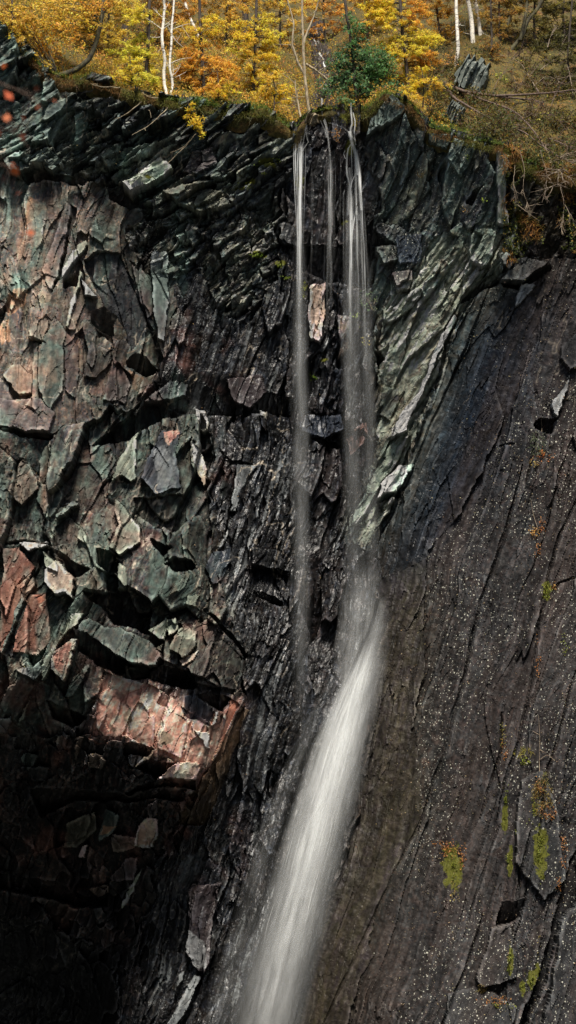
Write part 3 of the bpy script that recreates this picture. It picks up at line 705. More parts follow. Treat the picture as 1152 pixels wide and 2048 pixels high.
# --- rock material: bed colour, mineral mottling, lichen, moss and wet sheen
def rock_material():
    t = NT('slate_rock')
    tc = t.n('ShaderNodeTexCoord').outputs['Object']
    alb = t.n('ShaderNodeAttribute', attribute_name='bed').outputs['Color']
    wear = t.n('ShaderNodeSeparateColor', ins={0: t.n('ShaderNodeAttribute', attribute_name='wear').outputs['Color']})
    lich, wet, moss = wear.outputs[0], wear.outputs[1], wear.outputs[2]
    n1 = t.n('ShaderNodeTexNoise', ins={'Vector': tc, 'Scale': 5.0, 'Detail': 5.0, 'Roughness': .7}).outputs[0]
    v1 = t.ramp(n1, [(.25, (.55, .55, .57)), (.5, (1, 1, 1)), (.75, (1.55, 1.5, 1.42))])
    col = t.mix(1.0, alb, v1, 'MULTIPLY')
    # lichen: small pale crusts of uneven size
    warp = t.n('ShaderNodeTexNoise', ins={'Vector': tc, 'Scale': 9.0, 'Detail': 2.0})
    wv = t.n('ShaderNodeVectorMath', operation='MULTIPLY_ADD', ins={0: warp.outputs['Color'], 1: (.09, .09, .09), 2: tc}).outputs[0]
    spots = None
    for sc, thr in ((8.5, .52), (12.0, .56), (18.0, .58)):
        vo = t.n('ShaderNodeTexVoronoi', feature='F1', ins={'Vector': wv, 'Scale': sc, 'Randomness': 1.0})
        rs = t.n('ShaderNodeSeparateColor', ins={0: vo.outputs['Color']})
        size = t.math('MULTIPLY', t.math('SUBTRACT', rs.outputs[0], t.math('SUBTRACT', 1.0, t.math('MULTIPLY', lich, .60))), thr * 2.4)
        s = t.math('MULTIPLY', t.math('SUBTRACT', size, vo.outputs['Distance']), 60.0, clamp=True)
        spots = s if spots is None else t.math('MAXIMUM', spots, s)
    lc = t.mix(n1, (.42, .42, .36, 1), (.62, .60, .50, 1))
    col = t.mix(t.math('MULTIPLY', spots, .72), col, lc)
    n2 = t.n('ShaderNodeTexNoise', ins={'Vector': tc, 'Scale': 14.0, 'Detail': 4.0}).outputs[0]
    mc = t.mix(n2, (.04, .045, .008, 1), (.13, .13, .02, 1))
    mf = t.math('MULTIPLY', t.math('SUBTRACT', t.math('ADD', t.math('MULTIPLY', moss, .8), n2), .95), 4.0, clamp=True)
    col = t.mix(mf, col, mc)
    rough = t.math('SUBTRACT', .82, t.math('MULTIPLY', wet, t.math('ADD', .35, t.math('MULTIPLY', n1, .55))))
    n3 = t.n('ShaderNodeTexNoise', ins={'Vector': tc, 'Scale': 26.0, 'Detail': 4.0, 'Roughness': .6}).outputs[0]
    bump = t.n('ShaderNodeBump', ins={'Height': n3, 'Strength': .45, 'Distance': .03}).outputs[0]
    spec = t.math('ADD', .14, t.math('MULTIPLY', wet, t.math('MULTIPLY', t.math('SUBTRACT', n1, .42), 2.2, clamp=True)))
    b = t.n('ShaderNodeBsdfPrincipled', ins={'Base Color': col, 'Roughness': rough, 'Normal': bump, 'Specular IOR Level': spec})
    return t.out(b.outputs[0])
ROCK = rock_material()

# --- cut the wall into its masses and their separate slabs
cliff = tag(empty('cliff', (0, 0, -2.2)), 'tall wet slate quarry wall with pink, green and black beds', 'cliff', kind='structure')
def part_of(o, parent):
    o.parent = parent; o.matrix_parent_inverse = parent.matrix_world.inverted()
bpy.context.view_layer.update()
CO = np.stack([XX, DEPTH, ZZ], -1).reshape(-1, 3)
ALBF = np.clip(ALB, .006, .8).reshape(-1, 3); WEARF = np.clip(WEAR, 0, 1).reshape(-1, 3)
QI = (np.arange(NZ - 1)[:, None] * NX + np.arange(NX - 1)[None]).ravel()
qpx = PX[:-1, :-1].ravel(); qpy = PY[:-1, :-1].ravel()
QI = QI[qpy > rim_y(qpx) - 14]
QREG = REG.ravel()[QI]; QPID = PID.ravel()[QI]
qpx = PX.ravel()[QI]; qpy = PY.ravel()[QI]
QIN = (qpx > 0) & (qpx < 1152) & (qpy > 0) & (qpy < 2048)
def wall_piece(name, q, parent):
    vid = np.concatenate([q, q + 1, q + NX + 1, q + NX])
    uq, inv = np.unique(vid, return_inverse=True)
    faces = inv.reshape(4, -1).T
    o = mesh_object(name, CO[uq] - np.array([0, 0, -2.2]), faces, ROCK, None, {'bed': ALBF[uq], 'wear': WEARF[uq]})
    o.parent = parent
    return o
# a whole slab belongs to the mass that holds most of it
PIECE_NAMES = {-(k + 1): f['name'] for k, f in enumerate(F)}
up, inv, cnt = np.unique(QPID, return_inverse=True, return_counts=True)
hist = np.zeros((len(up), len(R)), np.int64)
np.add.at(hist, (inv, QREG), 1)
home = hist.argmax(1)
seen = np.zeros(len(up), np.int64); np.add.at(seen, inv, QIN.astype(int))
QHOME = home[inv]
order = np.argsort(inv, kind='stable'); bounds = np.r_[0, np.cumsum(cnt)]
n_pieces = 0
for i, r in enumerate(R):
    cand = [k for k in np.nonzero(home == i)[0] if seen[k] >= 55]
    cand.sort(key=lambda k: -seen[k]); cand = cand[:300]
    keep = np.zeros(len(up), bool); keep[cand] = True
    rest = QI[(QHOME == i) & ~keep[inv]]
    if not len(rest):
        if not cand: continue
        big = cand.pop(); rest = QI[order[bounds[big]:bounds[big + 1]]]
    part = wall_piece(r['name'], rest, cliff)
    tag(part, r['label'], kind='stuff')
    for k in cand:
        wall_piece(PIECE_NAMES.get(int(up[k]), 'rock_slab'), QI[order[bounds[k]:bounds[k + 1]]], part); n_pieces += 1
print('cliff pieces', n_pieces, 'quads', len(QI))

# ================================================================== HILLSIDE ABOVE THE RIM
_rx = np.arange(-220, 1380, 4.0)
_rp = world_at(_rx, rim_y(_rx), base_depth(_rx, rim_y(_rx)))
_pad = 60.0
RIMX = np.r_[-_pad, _rp[:, 0], _pad]; RIMY = np.r_[_rp[0, 1] - 1, _rp[:, 1], _rp[-1, 1] - 1]; RIMZ = np.r_[_rp[0, 2], _rp[:, 2], _rp[-1, 2]]
_even = np.linspace(-_pad, _pad, 1200); _ez = np.interp(_even, RIMX, RIMZ)
_kern = np.hanning(81); _kern /= _kern.sum()
RIMZ_SMOOTH = np.interp(RIMX, _even, np.convolve(np.pad(_ez, 40, mode='edge'), _kern, 'valid')) - .25
def hill_z(x, y):
    """height of the turf at plan position x, y"""
    x = np.asarray(x, float); y = np.asarray(y, float)
    ry = np.interp(x, RIMX, RIMY); rz = np.interp(x, RIMX, RIMZ)
    t = np.maximum(y - ry, 0)
    k = np.clip(t / 2.5, 0, 1); k = k * k * (3 - 2 * k)
    rz = rz * (1 - k) + np.interp(x, RIMX, RIMZ_SMOOTH) * k
    right = np.clip((x - 5.5) / 4.0, 0, 1)
    slope = .62 + .22 * right
    gully = np.exp(-((x - 1.0 - .05 * t) / .9) ** 2) * np.clip(t / 2, 0, 1)
    z = rz + .12 + slope * np.minimum(t, 26) + .12 * np.clip(t - 26, 0, 200)
    z += (.16 * fbm(x / 1.3, y / 1.3, 501, 3) + .4 * fbm(x / 4, y / 4, 503, 2)) * np.clip(t / 1.5, .15, 1)
    return z - .7 * gully
def ground_at(px, py):
    """where the sight line through a photo pixel meets the hillside"""
    Y = np.arange(-3, 40, .05)
    p = world_at(np.full(len(Y), px), np.full(len(Y), py), Y)
    d = p[:, 2] - hill_z(p[:, 0], p[:, 1])
    ry = np.interp(p[:, 0], RIMX, RIMY)
    ok = np.nonzero((d <= 0) & (p[:, 1] >= ry))[0]
    if len(ok): q = p[ok[0]]; return np.array([q[0], q[1], hill_z(q[0], q[1])])
    q = p[-1]; return np.array([q[0], q[1], hill_z(q[0], q[1])])
hx = np.r_[np.arange(-60, -15, 2.0), np.arange(-15, 15, .12), np.arange(15, 60.1, 2.0)]
ht = np.r_[-3, -2, -1, np.arange(0, 9, .11), np.arange(9, 28, .6), np.arange(28, 120, 6)]
HX, HT = np.meshgrid(hx, ht)
HRY = np.interp(HX, RIMX, RIMY); HRZ = np.interp(HX, RIMX, RIMZ)
HY = HRY + HT; HZ = hill_z(HX, HY)
lip = .10 * fbm(HX / .7, HX * 0 + 3, 507, 3)
for row, (dy, dz) in enumerate([(.22, -.55), (-.02, -.30), (-.12, -.08)]):
    wob = fbm(HX[row] / .45, HX[row] * 0 + row * 9, 509 + row, 3)
    HY[row] = HRY[row] + dy + .16 * wob; HZ[row] = HRZ[row] + dz * (1 + .7 * wob) + lip[row]
nr, nc = HX.shape
qi = (np.arange(nr - 1)[:, None] * nc + np.arange(nc - 1)[None]).ravel()
hp, hq = pixel_of(HX, HY, HZ)
def turf_material():
    t = NT('mossy_turf')
    tc = t.n('ShaderNodeTexCoord').outputs['Object']
    n1 = t.n('ShaderNodeTexNoise', ins={'Vector': tc, 'Scale': .8, 'Detail': 6.0, 'Roughness': .65}).outputs[0]
    n2 = t.n('ShaderNodeTexNoise', ins={'Vector': tc, 'Scale': 7.0, 'Detail': 5.0, 'Roughness': .7}).outputs[0]
    c1 = t.ramp(n1, [(.32, (.06, .030, .012)), (.45, (.12, .085, .015)), (.55, (.06, .055, .012)), (.68, (.17, .085, .02))])
    c2 = t.ramp(n2, [(.3, (.35, .3, .3)), (.55, (1, 1, 1)), (.75, (1.7, 1.5, 1.1))])
    col = t.mix(1.0, c1, c2, 'MULTIPLY')
    bump = t.n('ShaderNodeBump', ins={'Height': n2, 'Strength': .9, 'Distance': .12}).outputs[0]
    return t.out(t.n('ShaderNodeBsdfPrincipled', ins={'Base Color': col, 'Roughness': .95, 'Normal': bump}).outputs[0])
TURF = turf_material()
hill = mesh_object('hillside', np.stack([HX, HY, HZ], -1).reshape(-1, 3), np.c_[qi, qi + 1, qi + nc + 1, qi + nc], TURF, smooth=True)
tag(hill, 'mossy autumn hillside rising above the quarry rim', 'hillside', kind='structure')

# the rest of the quarry: floor pool, side walls and the ledge the photographer stands on
def far_rock():
    t = NT('quarry_rock')
    tc = t.n('ShaderNodeTexCoord').outputs['Object']
    n = t.n('ShaderNodeTexNoise', ins={'Vector': tc, 'Scale': .35, 'Detail': 8.0, 'Roughness': .7}).outputs[0]
    col = t.ramp(n, [(.3, (.012, .012, .013)), (.5, (.035, .033, .031)), (.7, (.07, .065, .058))])
    return t.out(t.n('ShaderNodeBsdfPrincipled', ins={'Base Color': col, 'Roughness': .85}).outputs[0])
FAR = far_rock()
def sheet(name, P, label, cat, mat):
    P = np.asarray(P, float); a, b = P.shape[:2]
    q = (np.arange(a - 1)[:, None] * b + np.arange(b - 1)[None]).ravel()
    o = mesh_object(name, P.reshape(-1, 3), np.c_[q, q + 1, q + b + 1, q + b], mat, smooth=False)
    return tag(o, label, cat, kind='structure')
for sgn, nm in ((-1, 'wall_left'), (1, 'wall_right')):
    yy = np.linspace(0, 1, 90) ** 1.6; zz = np.linspace(-14, 36.5, 110)
    Yg, Zg = np.meshgrid(yy, zz)
    X = sgn * (14.5 + 26 * np.sqrt(Yg) + 2.2 * fbm(Yg * 14 + 3 + Zg * .12, Zg / 6, 601 + sgn, 5, .6) * np.clip(Yg * 30, 0, 1))
    edge = np.interp(Zg, zs, DEPTH[:, 1 if sgn < 0 else NX - 2])
    Yw = edge + Yg * (-60 - edge) + .05
    sheet(nm, np.stack([X, Yw, Zg], -1), 'rough side wall of the quarry beside the fall', 'quarry wall', FAR)
gx_, gz_ = np.meshgrid(np.linspace(-16, 16, 60), np.linspace(0, 1, 24))
bd = np.interp(gx_, xs, DEPTH[1])
sheet('wall_foot', np.stack([gx_, bd - gz_ * 2.5 + .02, -2.1 - gz_ * 12], -1), 'foot of the quarry wall going down into the pool', 'quarry wall', FAR)
gx_, gy_ = np.meshgrid(np.linspace(-70, 70, 60), np.linspace(-200, -60, 60))
gz_ = 6.2 - 20 * np.clip((gy_ + 78) / 10, 0, 1) + 46 * np.clip((-97 - gy_) / 55, 0, 1) + .5 * fbm(gx_ / 5, gy_ / 5, 611, 3) * np.clip((-80 - gy_) / 4, 0, 1) - .3  # rise behind the camera added to block low sky light
sheet('ground', np.stack([gx_, gy_, gz_], -1), 'rough rocky near shelf with an added rise behind that blocks low sky light', 'ground', FAR)
tw = NT('pool_water')
_wn = tw.n('ShaderNodeTexNoise', ins={'Scale': 3.0, 'Detail': 3.0}).outputs[0]
POOL = tw.out(tw.n('ShaderNodeBsdfPrincipled', ins={'Base Color': (.01, .02, .02, 1), 'Roughness': .08, 'Normal': tw.n('ShaderNodeBump', ins={'Height': _wn, 'Strength': .3}).outputs[0]}).outputs[0])
gx_, gy_ = np.meshgrid(np.linspace(-70, 70, 12), np.linspace(-88, 14, 12))
sheet('water', np.stack([gx_, gy_, gx_ * 0 - 12], -1), 'dark pool on the quarry floor', 'water', POOL)

# ================================================================== FALLING WATER
def water_material():
    t = NT('white_water')
    fl = t.n('ShaderNodeSeparateColor', ins={0: t.n('ShaderNodeAttribute', attribute_name='flow').outputs['Color']})
    u, v, r = fl.outputs
    dens = t.n('ShaderNodeAttribute', attribute_name='flow').outputs['Alpha']
    # thread structure: fine across the sheet, drawn out along it
    vec = t.n('ShaderNodeCombineXYZ', ins={0: t.math('MULTIPLY', u, 5.0), 1: t.math('MULTIPLY', v, .35), 2: t.math('MULTIPLY', r, 57.0)}).outputs[0]
    n = t.n('ShaderNodeTexNoise', ins={'Vector': vec, 'Scale': 2.2, 'Detail': 4.0, 'Roughness': .65}).outputs[0]
    lump = t.n('ShaderNodeTexNoise', ins={'Vector': t.n('ShaderNodeCombineXYZ', ins={0: t.math('MULTIPLY', u, .8), 1: t.math('MULTIPLY', v, .55), 2: t.math('MULTIPLY', r, 91.0)}).outputs[0], 'Scale': 1.0, 'Detail': 3.0}).outputs[0]
    thr = t.math('MULTIPLY', t.math('MULTIPLY', t.math('SUBTRACT', n, .28), 2.3, clamp=True), t.math('MULTIPLY', t.math('SUBTRACT', lump, .20), 2.4, clamp=True))
    c = t.math('SUBTRACT', t.math('MULTIPLY', u, 2.0), 1.0)
    edge = t.math('POWER', t.math('SUBTRACT', 1.0, t.math('MULTIPLY', c, c), clamp=True), 2.0)
    alpha = t.math('MULTIPLY', t.math('MULTIPLY', thr, edge), dens, clamp=True)
    d = t.n('ShaderNodeBsdfDiffuse', ins={'Color': (.93, .95, .95, 1)})
    tr = t.n('ShaderNodeBsdfTranslucent', ins={'Color': (.93, .95, .95, 1)})
    w = t.n('ShaderNodeMixShader', ins={0: .4, 1: d.outputs[0], 2: tr.outputs[0]})
    cl = t.n('ShaderNodeBsdfTransparent')
    return t.out(t.n('ShaderNodeMixShader', ins={0: alpha, 1: cl.outputs[0], 2: w.outputs[0]}).outputs[0])
WATER = water_material()

def strand(bag, pts, widths, dens, twist=0.0, n=None, wob=.03):
    """one thin veil of water along world points; widths (m) and densities per point"""
    pts = np.asarray(pts, float); k = len(pts)
    L = np.r_[0, np.cumsum(np.linalg.norm(np.diff(pts, axis=0), axis=1))]
    n = n or max(8, int(L[-1] / .25))
    s = np.linspace(0, L[-1], n)
    P = np.stack([np.interp(s, L, pts[:, i]) for i in range(3)], 1)
    wd = np.interp(s, L, widths); dn = np.interp(s, L, dens)
    r = random.random()
    P[:, 0] += wob * (vnoise(s / 1.3, s * 0 + r * 91, 3) - .5) * 2
    side = np.array([math.cos(twist), math.sin(twist), 0.0])
    cols = 5
    uu = np.linspace(0, 1, cols)
    verts = P[:, None] + (uu[None, :, None] - .5) * wd[:, None, None] * side[None, None]
    verts[:, :, 1] += (np.abs(uu - .5) ** 2 * wd[:, None] * .8)
    fl = np.zeros((n, cols, 4)); fl[..., 0] = uu[None]; fl[..., 1] = s[:, None]; fl[..., 2] = r; fl[..., 3] = dn[:, None]
    q = (np.arange(n - 1)[:, None] * cols + np.arange(cols - 1)[None]).ravel()
    bag.append((verts.reshape(-1, 3), np.c_[q, q + 1, q + cols + 1, q + cols], fl.reshape(-1, 4)))

def pour(name, bag, parent):
    off = 0; vs, fs, at = [], [], []
    for v, f, a in bag:
        vs.append(v); fs.append(f + off); at.append(a); off += len(v)
    return mesh_object(name, np.concatenate(vs), np.concatenate(fs), WATER, parent, {'flow': np.concatenate(at)}, smooth=True)

def rock_y(px, py, lift):
    """depth of the finished wall at a pixel, less a lift towards the viewer"""
    x, _, z = W(px, py, float(base_depth(np.array([px]), np.array([py]))[0]))
    ix = int(np.clip((x - xs[0]) / STEP, 2, NX - 3)); iz = int(np.clip((z - zs[0]) / STEP, 2, NZ - 3))
    return float(DEPTH[iz - 2:iz + 3, ix - 2:ix + 3].min()) - lift

def path(pp, lifts):
    return [W(px, py, rock_y(px, py, l)) for (px, py), l in zip(pp, lifts)]
def free_fall(pp, y0, y1):
    ys = np.linspace(y0, y1, len(pp))
    return [W(px, py, y) for (px, py), y in zip(pp, ys)]

# left thread
wf = tag(empty('waterfall', W(600, 270, 1.5)), 'thin left thread of white water falling the full height of the gully', 'waterfall')
def into(o, root):
    o.parent = root; o.matrix_parent_inverse = root.matrix_world.inverted()
bpy.context.view_layer.update()
def veil(name, root, bag):
    o = pour(name, bag, None); into(o, root); return o
bag = []
for px0, px1, w, d in [(603,600,.13,3.5),(601,599,.08,3.5),(592,596,.06,2.6),(588,594,.05,2.4),(596,598,.08,2.2),(607,603,.06,.8),(598,600,.42,.30),(612,606,.04,.8),(602,600,.05,1.6)]:
    strand(bag, free_fall([(px0,284),(px0 - 1,312),(px1,480),(px1,620),(px1 + 1,850)], .9, 1.6), [w,w * 1.05,w * 1.3,w * 1.8,w * 2.2], [0,d * .85,d * .42,d * .06,0], random.uniform(-.6, .6))
veil('water_thread', wf, bag)
bag = []
for k in range(9):
    x = 598 + random.uniform(-10, 12)
    strand(bag, free_fall([(x,480),(x,700),(x + 1,950),(x + 2,1200),(x + random.uniform(-4, 6),1490)], 1.2, 2.3), [.3,.5,.6,.7,.8], [0,.11,.075,.06,.0], random.uniform(-.7, .7), wob=.06)
veil('spray_veil', wf, bag)
bag = []
for pp, w, d in [([(615,255),(613,272),(617,285),(611,292),(605,302)],.06,.8), ([(614,250),(606,285),(602,300)],.07,.8), ([(603,272),(601,290),(600,306)],.05,.7), ([(590,300),(592,306),(590,330)],.12,.4), ([(613,240),(611,258),(606,280)],.05,.5), ([(600,292),(604,298),(601,320)],.26,.8), ([(594,296),(590,305),(589,330)],.12,.6)]:
    strand(bag, path(pp, [.12] * len(pp)), [w] * len(pp), [d * .6] + [d] * (len(pp) - 1), random.uniform(-.3, .3), wob=.01)
veil('water_lip', wf, bag)

# middle thread
wm = tag(empty('waterfall', W(658, 270, 1.5)), 'faint middle thread of water between the two brighter falls', 'waterfall')
bpy.context.view_layer.update()
bag = []
for x, w, d, y1 in [(659,.10,1.4,480),(661,.16,.8,560),(656,.05,1.1,520),(665,.05,.4,480),(669,.06,.22,470),(648,.04,.25,540),(653,.10,.25,640),(624,.04,.55,470),(622,.07,.25,520),(680,.05,.3,420)]:
    y0 = 325 if x in (624, 622) else 300
    strand(bag, free_fall([(x,y0),(x + 1,y0 + 50),(x + 1,y1 - 60),(x,y1 + 60)], 1.1, 1.7), [w,w,w * 1.4,w * 1.7], [0,d,d * .6,0], random.uniform(-.6, .6))
veil('water_thread', wm, bag)
bag = []
for pp, w, d in [([(643,215),(644,228),(650,240),(655,258)],.08,.8), ([(648,240),(655,262),(657,285),(660,312)],.10,.8), ([(640,240),(648,258),(657,280)],.05,.5), ([(655,245),(672,250),(690,256),(700,268),(708,278)],.04,.7), ([(651,255),(654,275)],.16,.35)]:
    strand(bag, path(pp, [.12] * len(pp)), [w] * len(pp), [d] * len(pp), random.uniform(-.3, .3), wob=.01)
veil('water_lip', wm, bag)

# right fall
wr = tag(empty('waterfall', W(705, 280, 1.5)), 'bright braided right fall fanning into soft spray', 'waterfall')
bpy.context.view_layer.update()
bag = []
for pp, w, d in [([(702,205),(702,225),(705,245),(700,262),(702,280)],.12,.6), ([(706,225),(711,245),(708,268),(712,290)],.07,.6), ([(700,262),(702,275),(705,290),(712,310),(716,350)],.22,1.0),
                 ([(704,285),(695,300),(693,330),(694,350),(700,370),(702,390)],.10,.9), ([(703,290),(703,320),(704,355),(702,375)],.07,.9), ([(706,290),(714,310),(719,345),(720,380),(723,420)],.17,.95),
                 ([(708,290),(712,330),(712,380),(714,430)],.09,.8), ([(712,345),(706,358),(701,375),(702,400)],.06,.8), ([(700,376),(703,395),(702,440)],.16,.9), ([(690,380),(687,390),(686,430)],.07,.5),
                 ([(690,300),(687,308),(691,318)],.05,.6), ([(716,412),(710,430),(706,460)],.06,.8), ([(698,335),(699,380),(699,430)],.3,.35), ([(713,300),(714,380),(716,440)],.34,.4)]:
    strand(bag, path(pp, [.18] * len(pp)), [w] * len(pp), [d * 1.2] + [d * 2.4] * (len(pp) - 1), random.uniform(-.3, .3), wob=.01)
veil('water_lip', wr, bag)
bag = []
for x0, x1, w, d, y1 in [(702,700,.12,2.6,640),(706,703,.07,2.6,560),(712,716,.07,1.8,600),(723,731,.07,2.2,640),(719,727,.10,1.4,640),(687,688,.07,.45,560),(694,694,.07,.4,580),(698,699,.30,.35,680),(715,722,.40,.26,700),(727,737,.09,.35,620),(708,710,.45,.25,720),(690,692,.05,.4,520),(704,700,.05,.7,520)]:
    strand(bag, free_fall([(x0,385),(x0 * .7 + x1 * .3,440),(x1,y1 - 60),(x1,y1 + 120)], 1.1, 1.9), [w,w * 1.2,w * 1.6,w * 2.2], [0,d,d * .32,0], random.uniform(-.6, .6))
veil('water_thread', wr, bag)
bag = []
for k in range(16):
    x = random.uniform(688, 742)
    strand(bag, free_fall([(x,500),(x + 2,700),(x + 5,900),(x + 10,1080),(x + random.uniform(5, 22),1240)], 1.4, 2.3), [.3,.55,.7,.8,.9], [0,.075,.06,.04,.03], random.uniform(-.7, .7), wob=.08)
veil('spray_veil', wr, bag)

# lower cascade sliding off the slab
wc = tag(empty('waterfall', W(650, 1600, 1.0)), 'broad soft white cascade sliding down the foot of the slab', 'waterfall')
bpy.context.view_layer.update()
def lower_line(t, pull):
    """t across (0 left, 1 right): pixel path of one strand"""
    L = [(748,1205),(718,1296),(662,1405),(616,1515),(586,1610),(552,1730),(520,1850),(494,1950),(462,2090)]
    Rr = [(768,1190),(764,1250),(748,1345),(728,1440),(704,1540),(676,1650),(640,1790),(610,1900),(560,2090)]
    return [((1 - t) * a[0] + t * b[0] + pull * k, (1 - t) * a[1] + t * b[1]) for k, (a, b) in enumerate(zip(L, Rr))]
bag = []
for k in range(130):
    t = min(max(random.gauss(.55, .26), -.12), 1.05)
    pp = lower_line(t, random.uniform(-2.4, 1.8))
    st = random.choice([0, 0, 0, 1, 1, 2, 3, 4, 5]); pp = pp[st:]
    core = math.exp(-((t - .62) / .26) ** 2)
    ys = np.linspace(1.85 + random.uniform(-.3, .25), -.55 + random.uniform(-.35, .3), 9)[st:]
    kind = random.random()
    w = random.uniform(.07, .18) if kind < .10 else random.uniform(.25, .5) if kind < .5 else random.uniform(.6, 1.3)
    d = (.06 + 1.2 * core) * random.uniform(.4, 1.3) * (1.0 if kind < .10 else .85 if kind < .5 else .50)
    prof = (np.array([.0, .40, .95, 1.0, .80, .55, .40, .30, .22])[st:] * d).copy()
    if st: prof[0] = 0
    else: prof[1] *= min(1, max(.1, 1.6 * (t - .3)))
    if random.random() < .35: prof[len(prof) // 2 + 1:] *= .2
    strand(bag, [W(px, py, y) for (px, py), y in zip(pp, ys)], np.linspace(w * (.35 if st == 0 else .7), w * 2.0, len(pp)), prof, random.uniform(-.8, .8), wob=.10)
veil('water_veil', wc, bag)
bag = []
for k in range(26):
    t = random.uniform(.1, 1.0); pp = lower_line(t, 0)
    a = random.randint(1, 5); seg = pp[a:a + 3]
    ys = np.linspace(1.5, -.8, 9)[a:a + 3]
    strand(bag, [W(px, py, y) for (px, py), y in zip(seg, ys)], [.02,.06,.04], [0,random.uniform(.4,.9),0], random.uniform(-.5, .5), wob=.05)
veil('water_thread', wc, bag)
bag = []
for k in range(14):
    t = random.uniform(-.25, 1.2); pp = lower_line(t, random.uniform(-2, 2))
    ys = np.linspace(1.5, -.9, 9)
    strand(bag, [W(px, py, y) for (px, py), y in zip(pp, ys)], np.linspace(.7, 1.6, 9), np.array([0,.05,.08,.09,.09,.08,.07,.07,.06]), random.uniform(-.6, .6), wob=.1)
for x0, x1 in [(715,690),(735,700),(750,720),(700,676),(725,705),(745,735),(756,742),(738,722),(708,682),(728,694)]:
    strand(bag, [W(x0, 1120, 2.4), W((x0 * 2 + x1) / 3, 1200, 2.2), W((x0 + 2 * x1) / 3, 1290, 1.9), W(x1, 1400, 1.6)], [.5,.8,.8,.6], [.0,.16,.22,.03], random.uniform(-.5, .5), wob=.08)
veil('spray_veil', wc, bag)

# stream tumbling over the stones above the lip
ws = tag(empty('stream', W(650, 160, rock_y(650, 160, 0))), 'little white stream tumbling down the turf towards the lip', 'stream')
bpy.context.view_layer.update()
bag = []
for pp, w, d in [([(632,62),(634,80),(637,98),(641,118)],.20,.95), ([(627,84),(632,98),(638,116),(645,134)],.18,.95), ([(638,112),(645,130),(652,146),(660,160)],.26,1.0), ([(634,100),(640,122),(645,142)],.14,.9), ([(648,138),(653,155),(650,172),(646,192)],.10,.8), ([(660,156),(663,168),(659,180)],.10,.8), ([(646,188),(643,205),(644,222)],.08,.8), ([(655,150),(660,160),(666,166)],.14,.8)]:
    q = [ground_at(a_, b_) + np.array([0, -.22, .1]) if b_ < rim_y(a_) - 2 else W(a_, b_, rock_y(a_, b_, .15)) for a_, b_ in pp]
    strand(bag, q, [w * .6] + [w] * (len(pp) - 1), [d * 1.6] * len(pp), random.uniform(-.3, .3), wob=.02)
veil('water_thread', ws, bag)

def stream_bed():
    line = [(636,48),(634,80),(638,100),(643,122),(650,142),(658,162),(652,185),(647,205),(646,226)]
    q = np.array([ground_at(a_, b_) for a_, b_ in line]); s = np.linspace(0, len(q) - 1, 70)
    q = np.stack([np.interp(s, np.arange(len(q)), q[:, i]) for i in range(3)], 1)
    cols = 26; off = np.linspace(-1, 1, cols)
    x = q[:, None, 0] + off[None] * (.55 + .25 * fbm(s / 6, s * 0, 461, 2))[:, None]; y = q[:, None, 1] + 0 * off[None]
    n_ = vnoise(x / .16, y / .16 + q[:, None, 2] / .16, 463) + .6 * vnoise(x / .07, q[:, None, 2] / .07, 465)
    z = hill_z(x, y) + .28 * np.clip(1 - off[None] ** 2, 0, 1) ** .5 * n_ - .10 - .25 * (np.abs(off[None]) > .97)
    y = y - .30 * n_ * np.clip(1 - off[None] ** 2, 0, 1)
    k = (np.arange(69)[:, None] * cols + np.arange(cols - 1)[None]).ravel()
    v = np.stack([x, y, z], -1).reshape(-1, 3)
    o = mesh_object('stream_bed', v, np.c_[k, k + 1, k + cols + 1, k + cols], ROCK, None, {'bed': np.tile([.030, .025, .022], (len(v), 1)) * (.5 + n_.reshape(-1, 1)), 'wear': np.tile([.06, .7, .25], (len(v), 1))})
    into(o, ws)
stream_bed()

# ================================================================== PLANTS
def leaf_material(name, trans=.35):
    t = NT(name)
    a = t.n('ShaderNodeAttribute', attribute_name='tint').outputs['Color']
    d = t.n('ShaderNodeBsdfPrincipled', ins={'Base Color': a, 'Roughness': .6})
    tr = t.n('ShaderNodeBsdfTranslucent', ins={'Color': a})
    return t.out(t.n('ShaderNodeMixShader', ins={0: trans, 1: d.outputs[0], 2: tr.outputs[0]}).outputs[0])
LEAF = leaf_material('autumn_leaf', .55)
def bark_material(name, light, dark, scale=(9, 9, 9), lo=.42, hi=.58):
    t = NT(name)
    tc = t.n('ShaderNodeTexCoord').outputs['Object']
    mp = t.n('ShaderNodeMapping', ins={'Vector': tc, 'Scale': scale}).outputs[0]
    n = t.n('ShaderNodeTexNoise', ins={'Vector': mp, 'Scale': 1.0, 'Detail': 5.0, 'Roughness': .7}).outputs[0]
    c = t.ramp(n, [(lo, dark), (hi, light)])
    b = t.n('ShaderNodeBump', ins={'Height': n, 'Strength': .5, 'Distance': .03}).outputs[0]
    return t.out(t.n('ShaderNodeBsdfPrincipled', ins={'Base Color': c, 'Roughness': .85, 'Normal': b}).outputs[0])
BIRCH = bark_material('birch_bark', (.72, .68, .60), (.05, .04, .035), (2.5, 2.5, 16), .36, .47)
DARKBARK = bark_material('dark_bark', (.085, .062, .045), (.018, .014, .011), (14, 14, 3), .38, .66)
MOSSBARK = bark_material('mossy_bark', (.11, .10, .05), (.03, .025, .018), (8, 8, 4), .38, .62)
PALEBARK = bark_material('pale_bark', (.40, .33, .22), (.12, .09, .055), (12, 12, 4), .35, .6)
DEADWOOD = bark_material('dead_wood', (.15, .10, .075), (.028, .018, .014), (14, 14, 6), .36, .64)
TWIG = bark_material('twig_bark', (.30, .24, .17), (.09, .06, .045), (9, 9, 9), .35, .65)

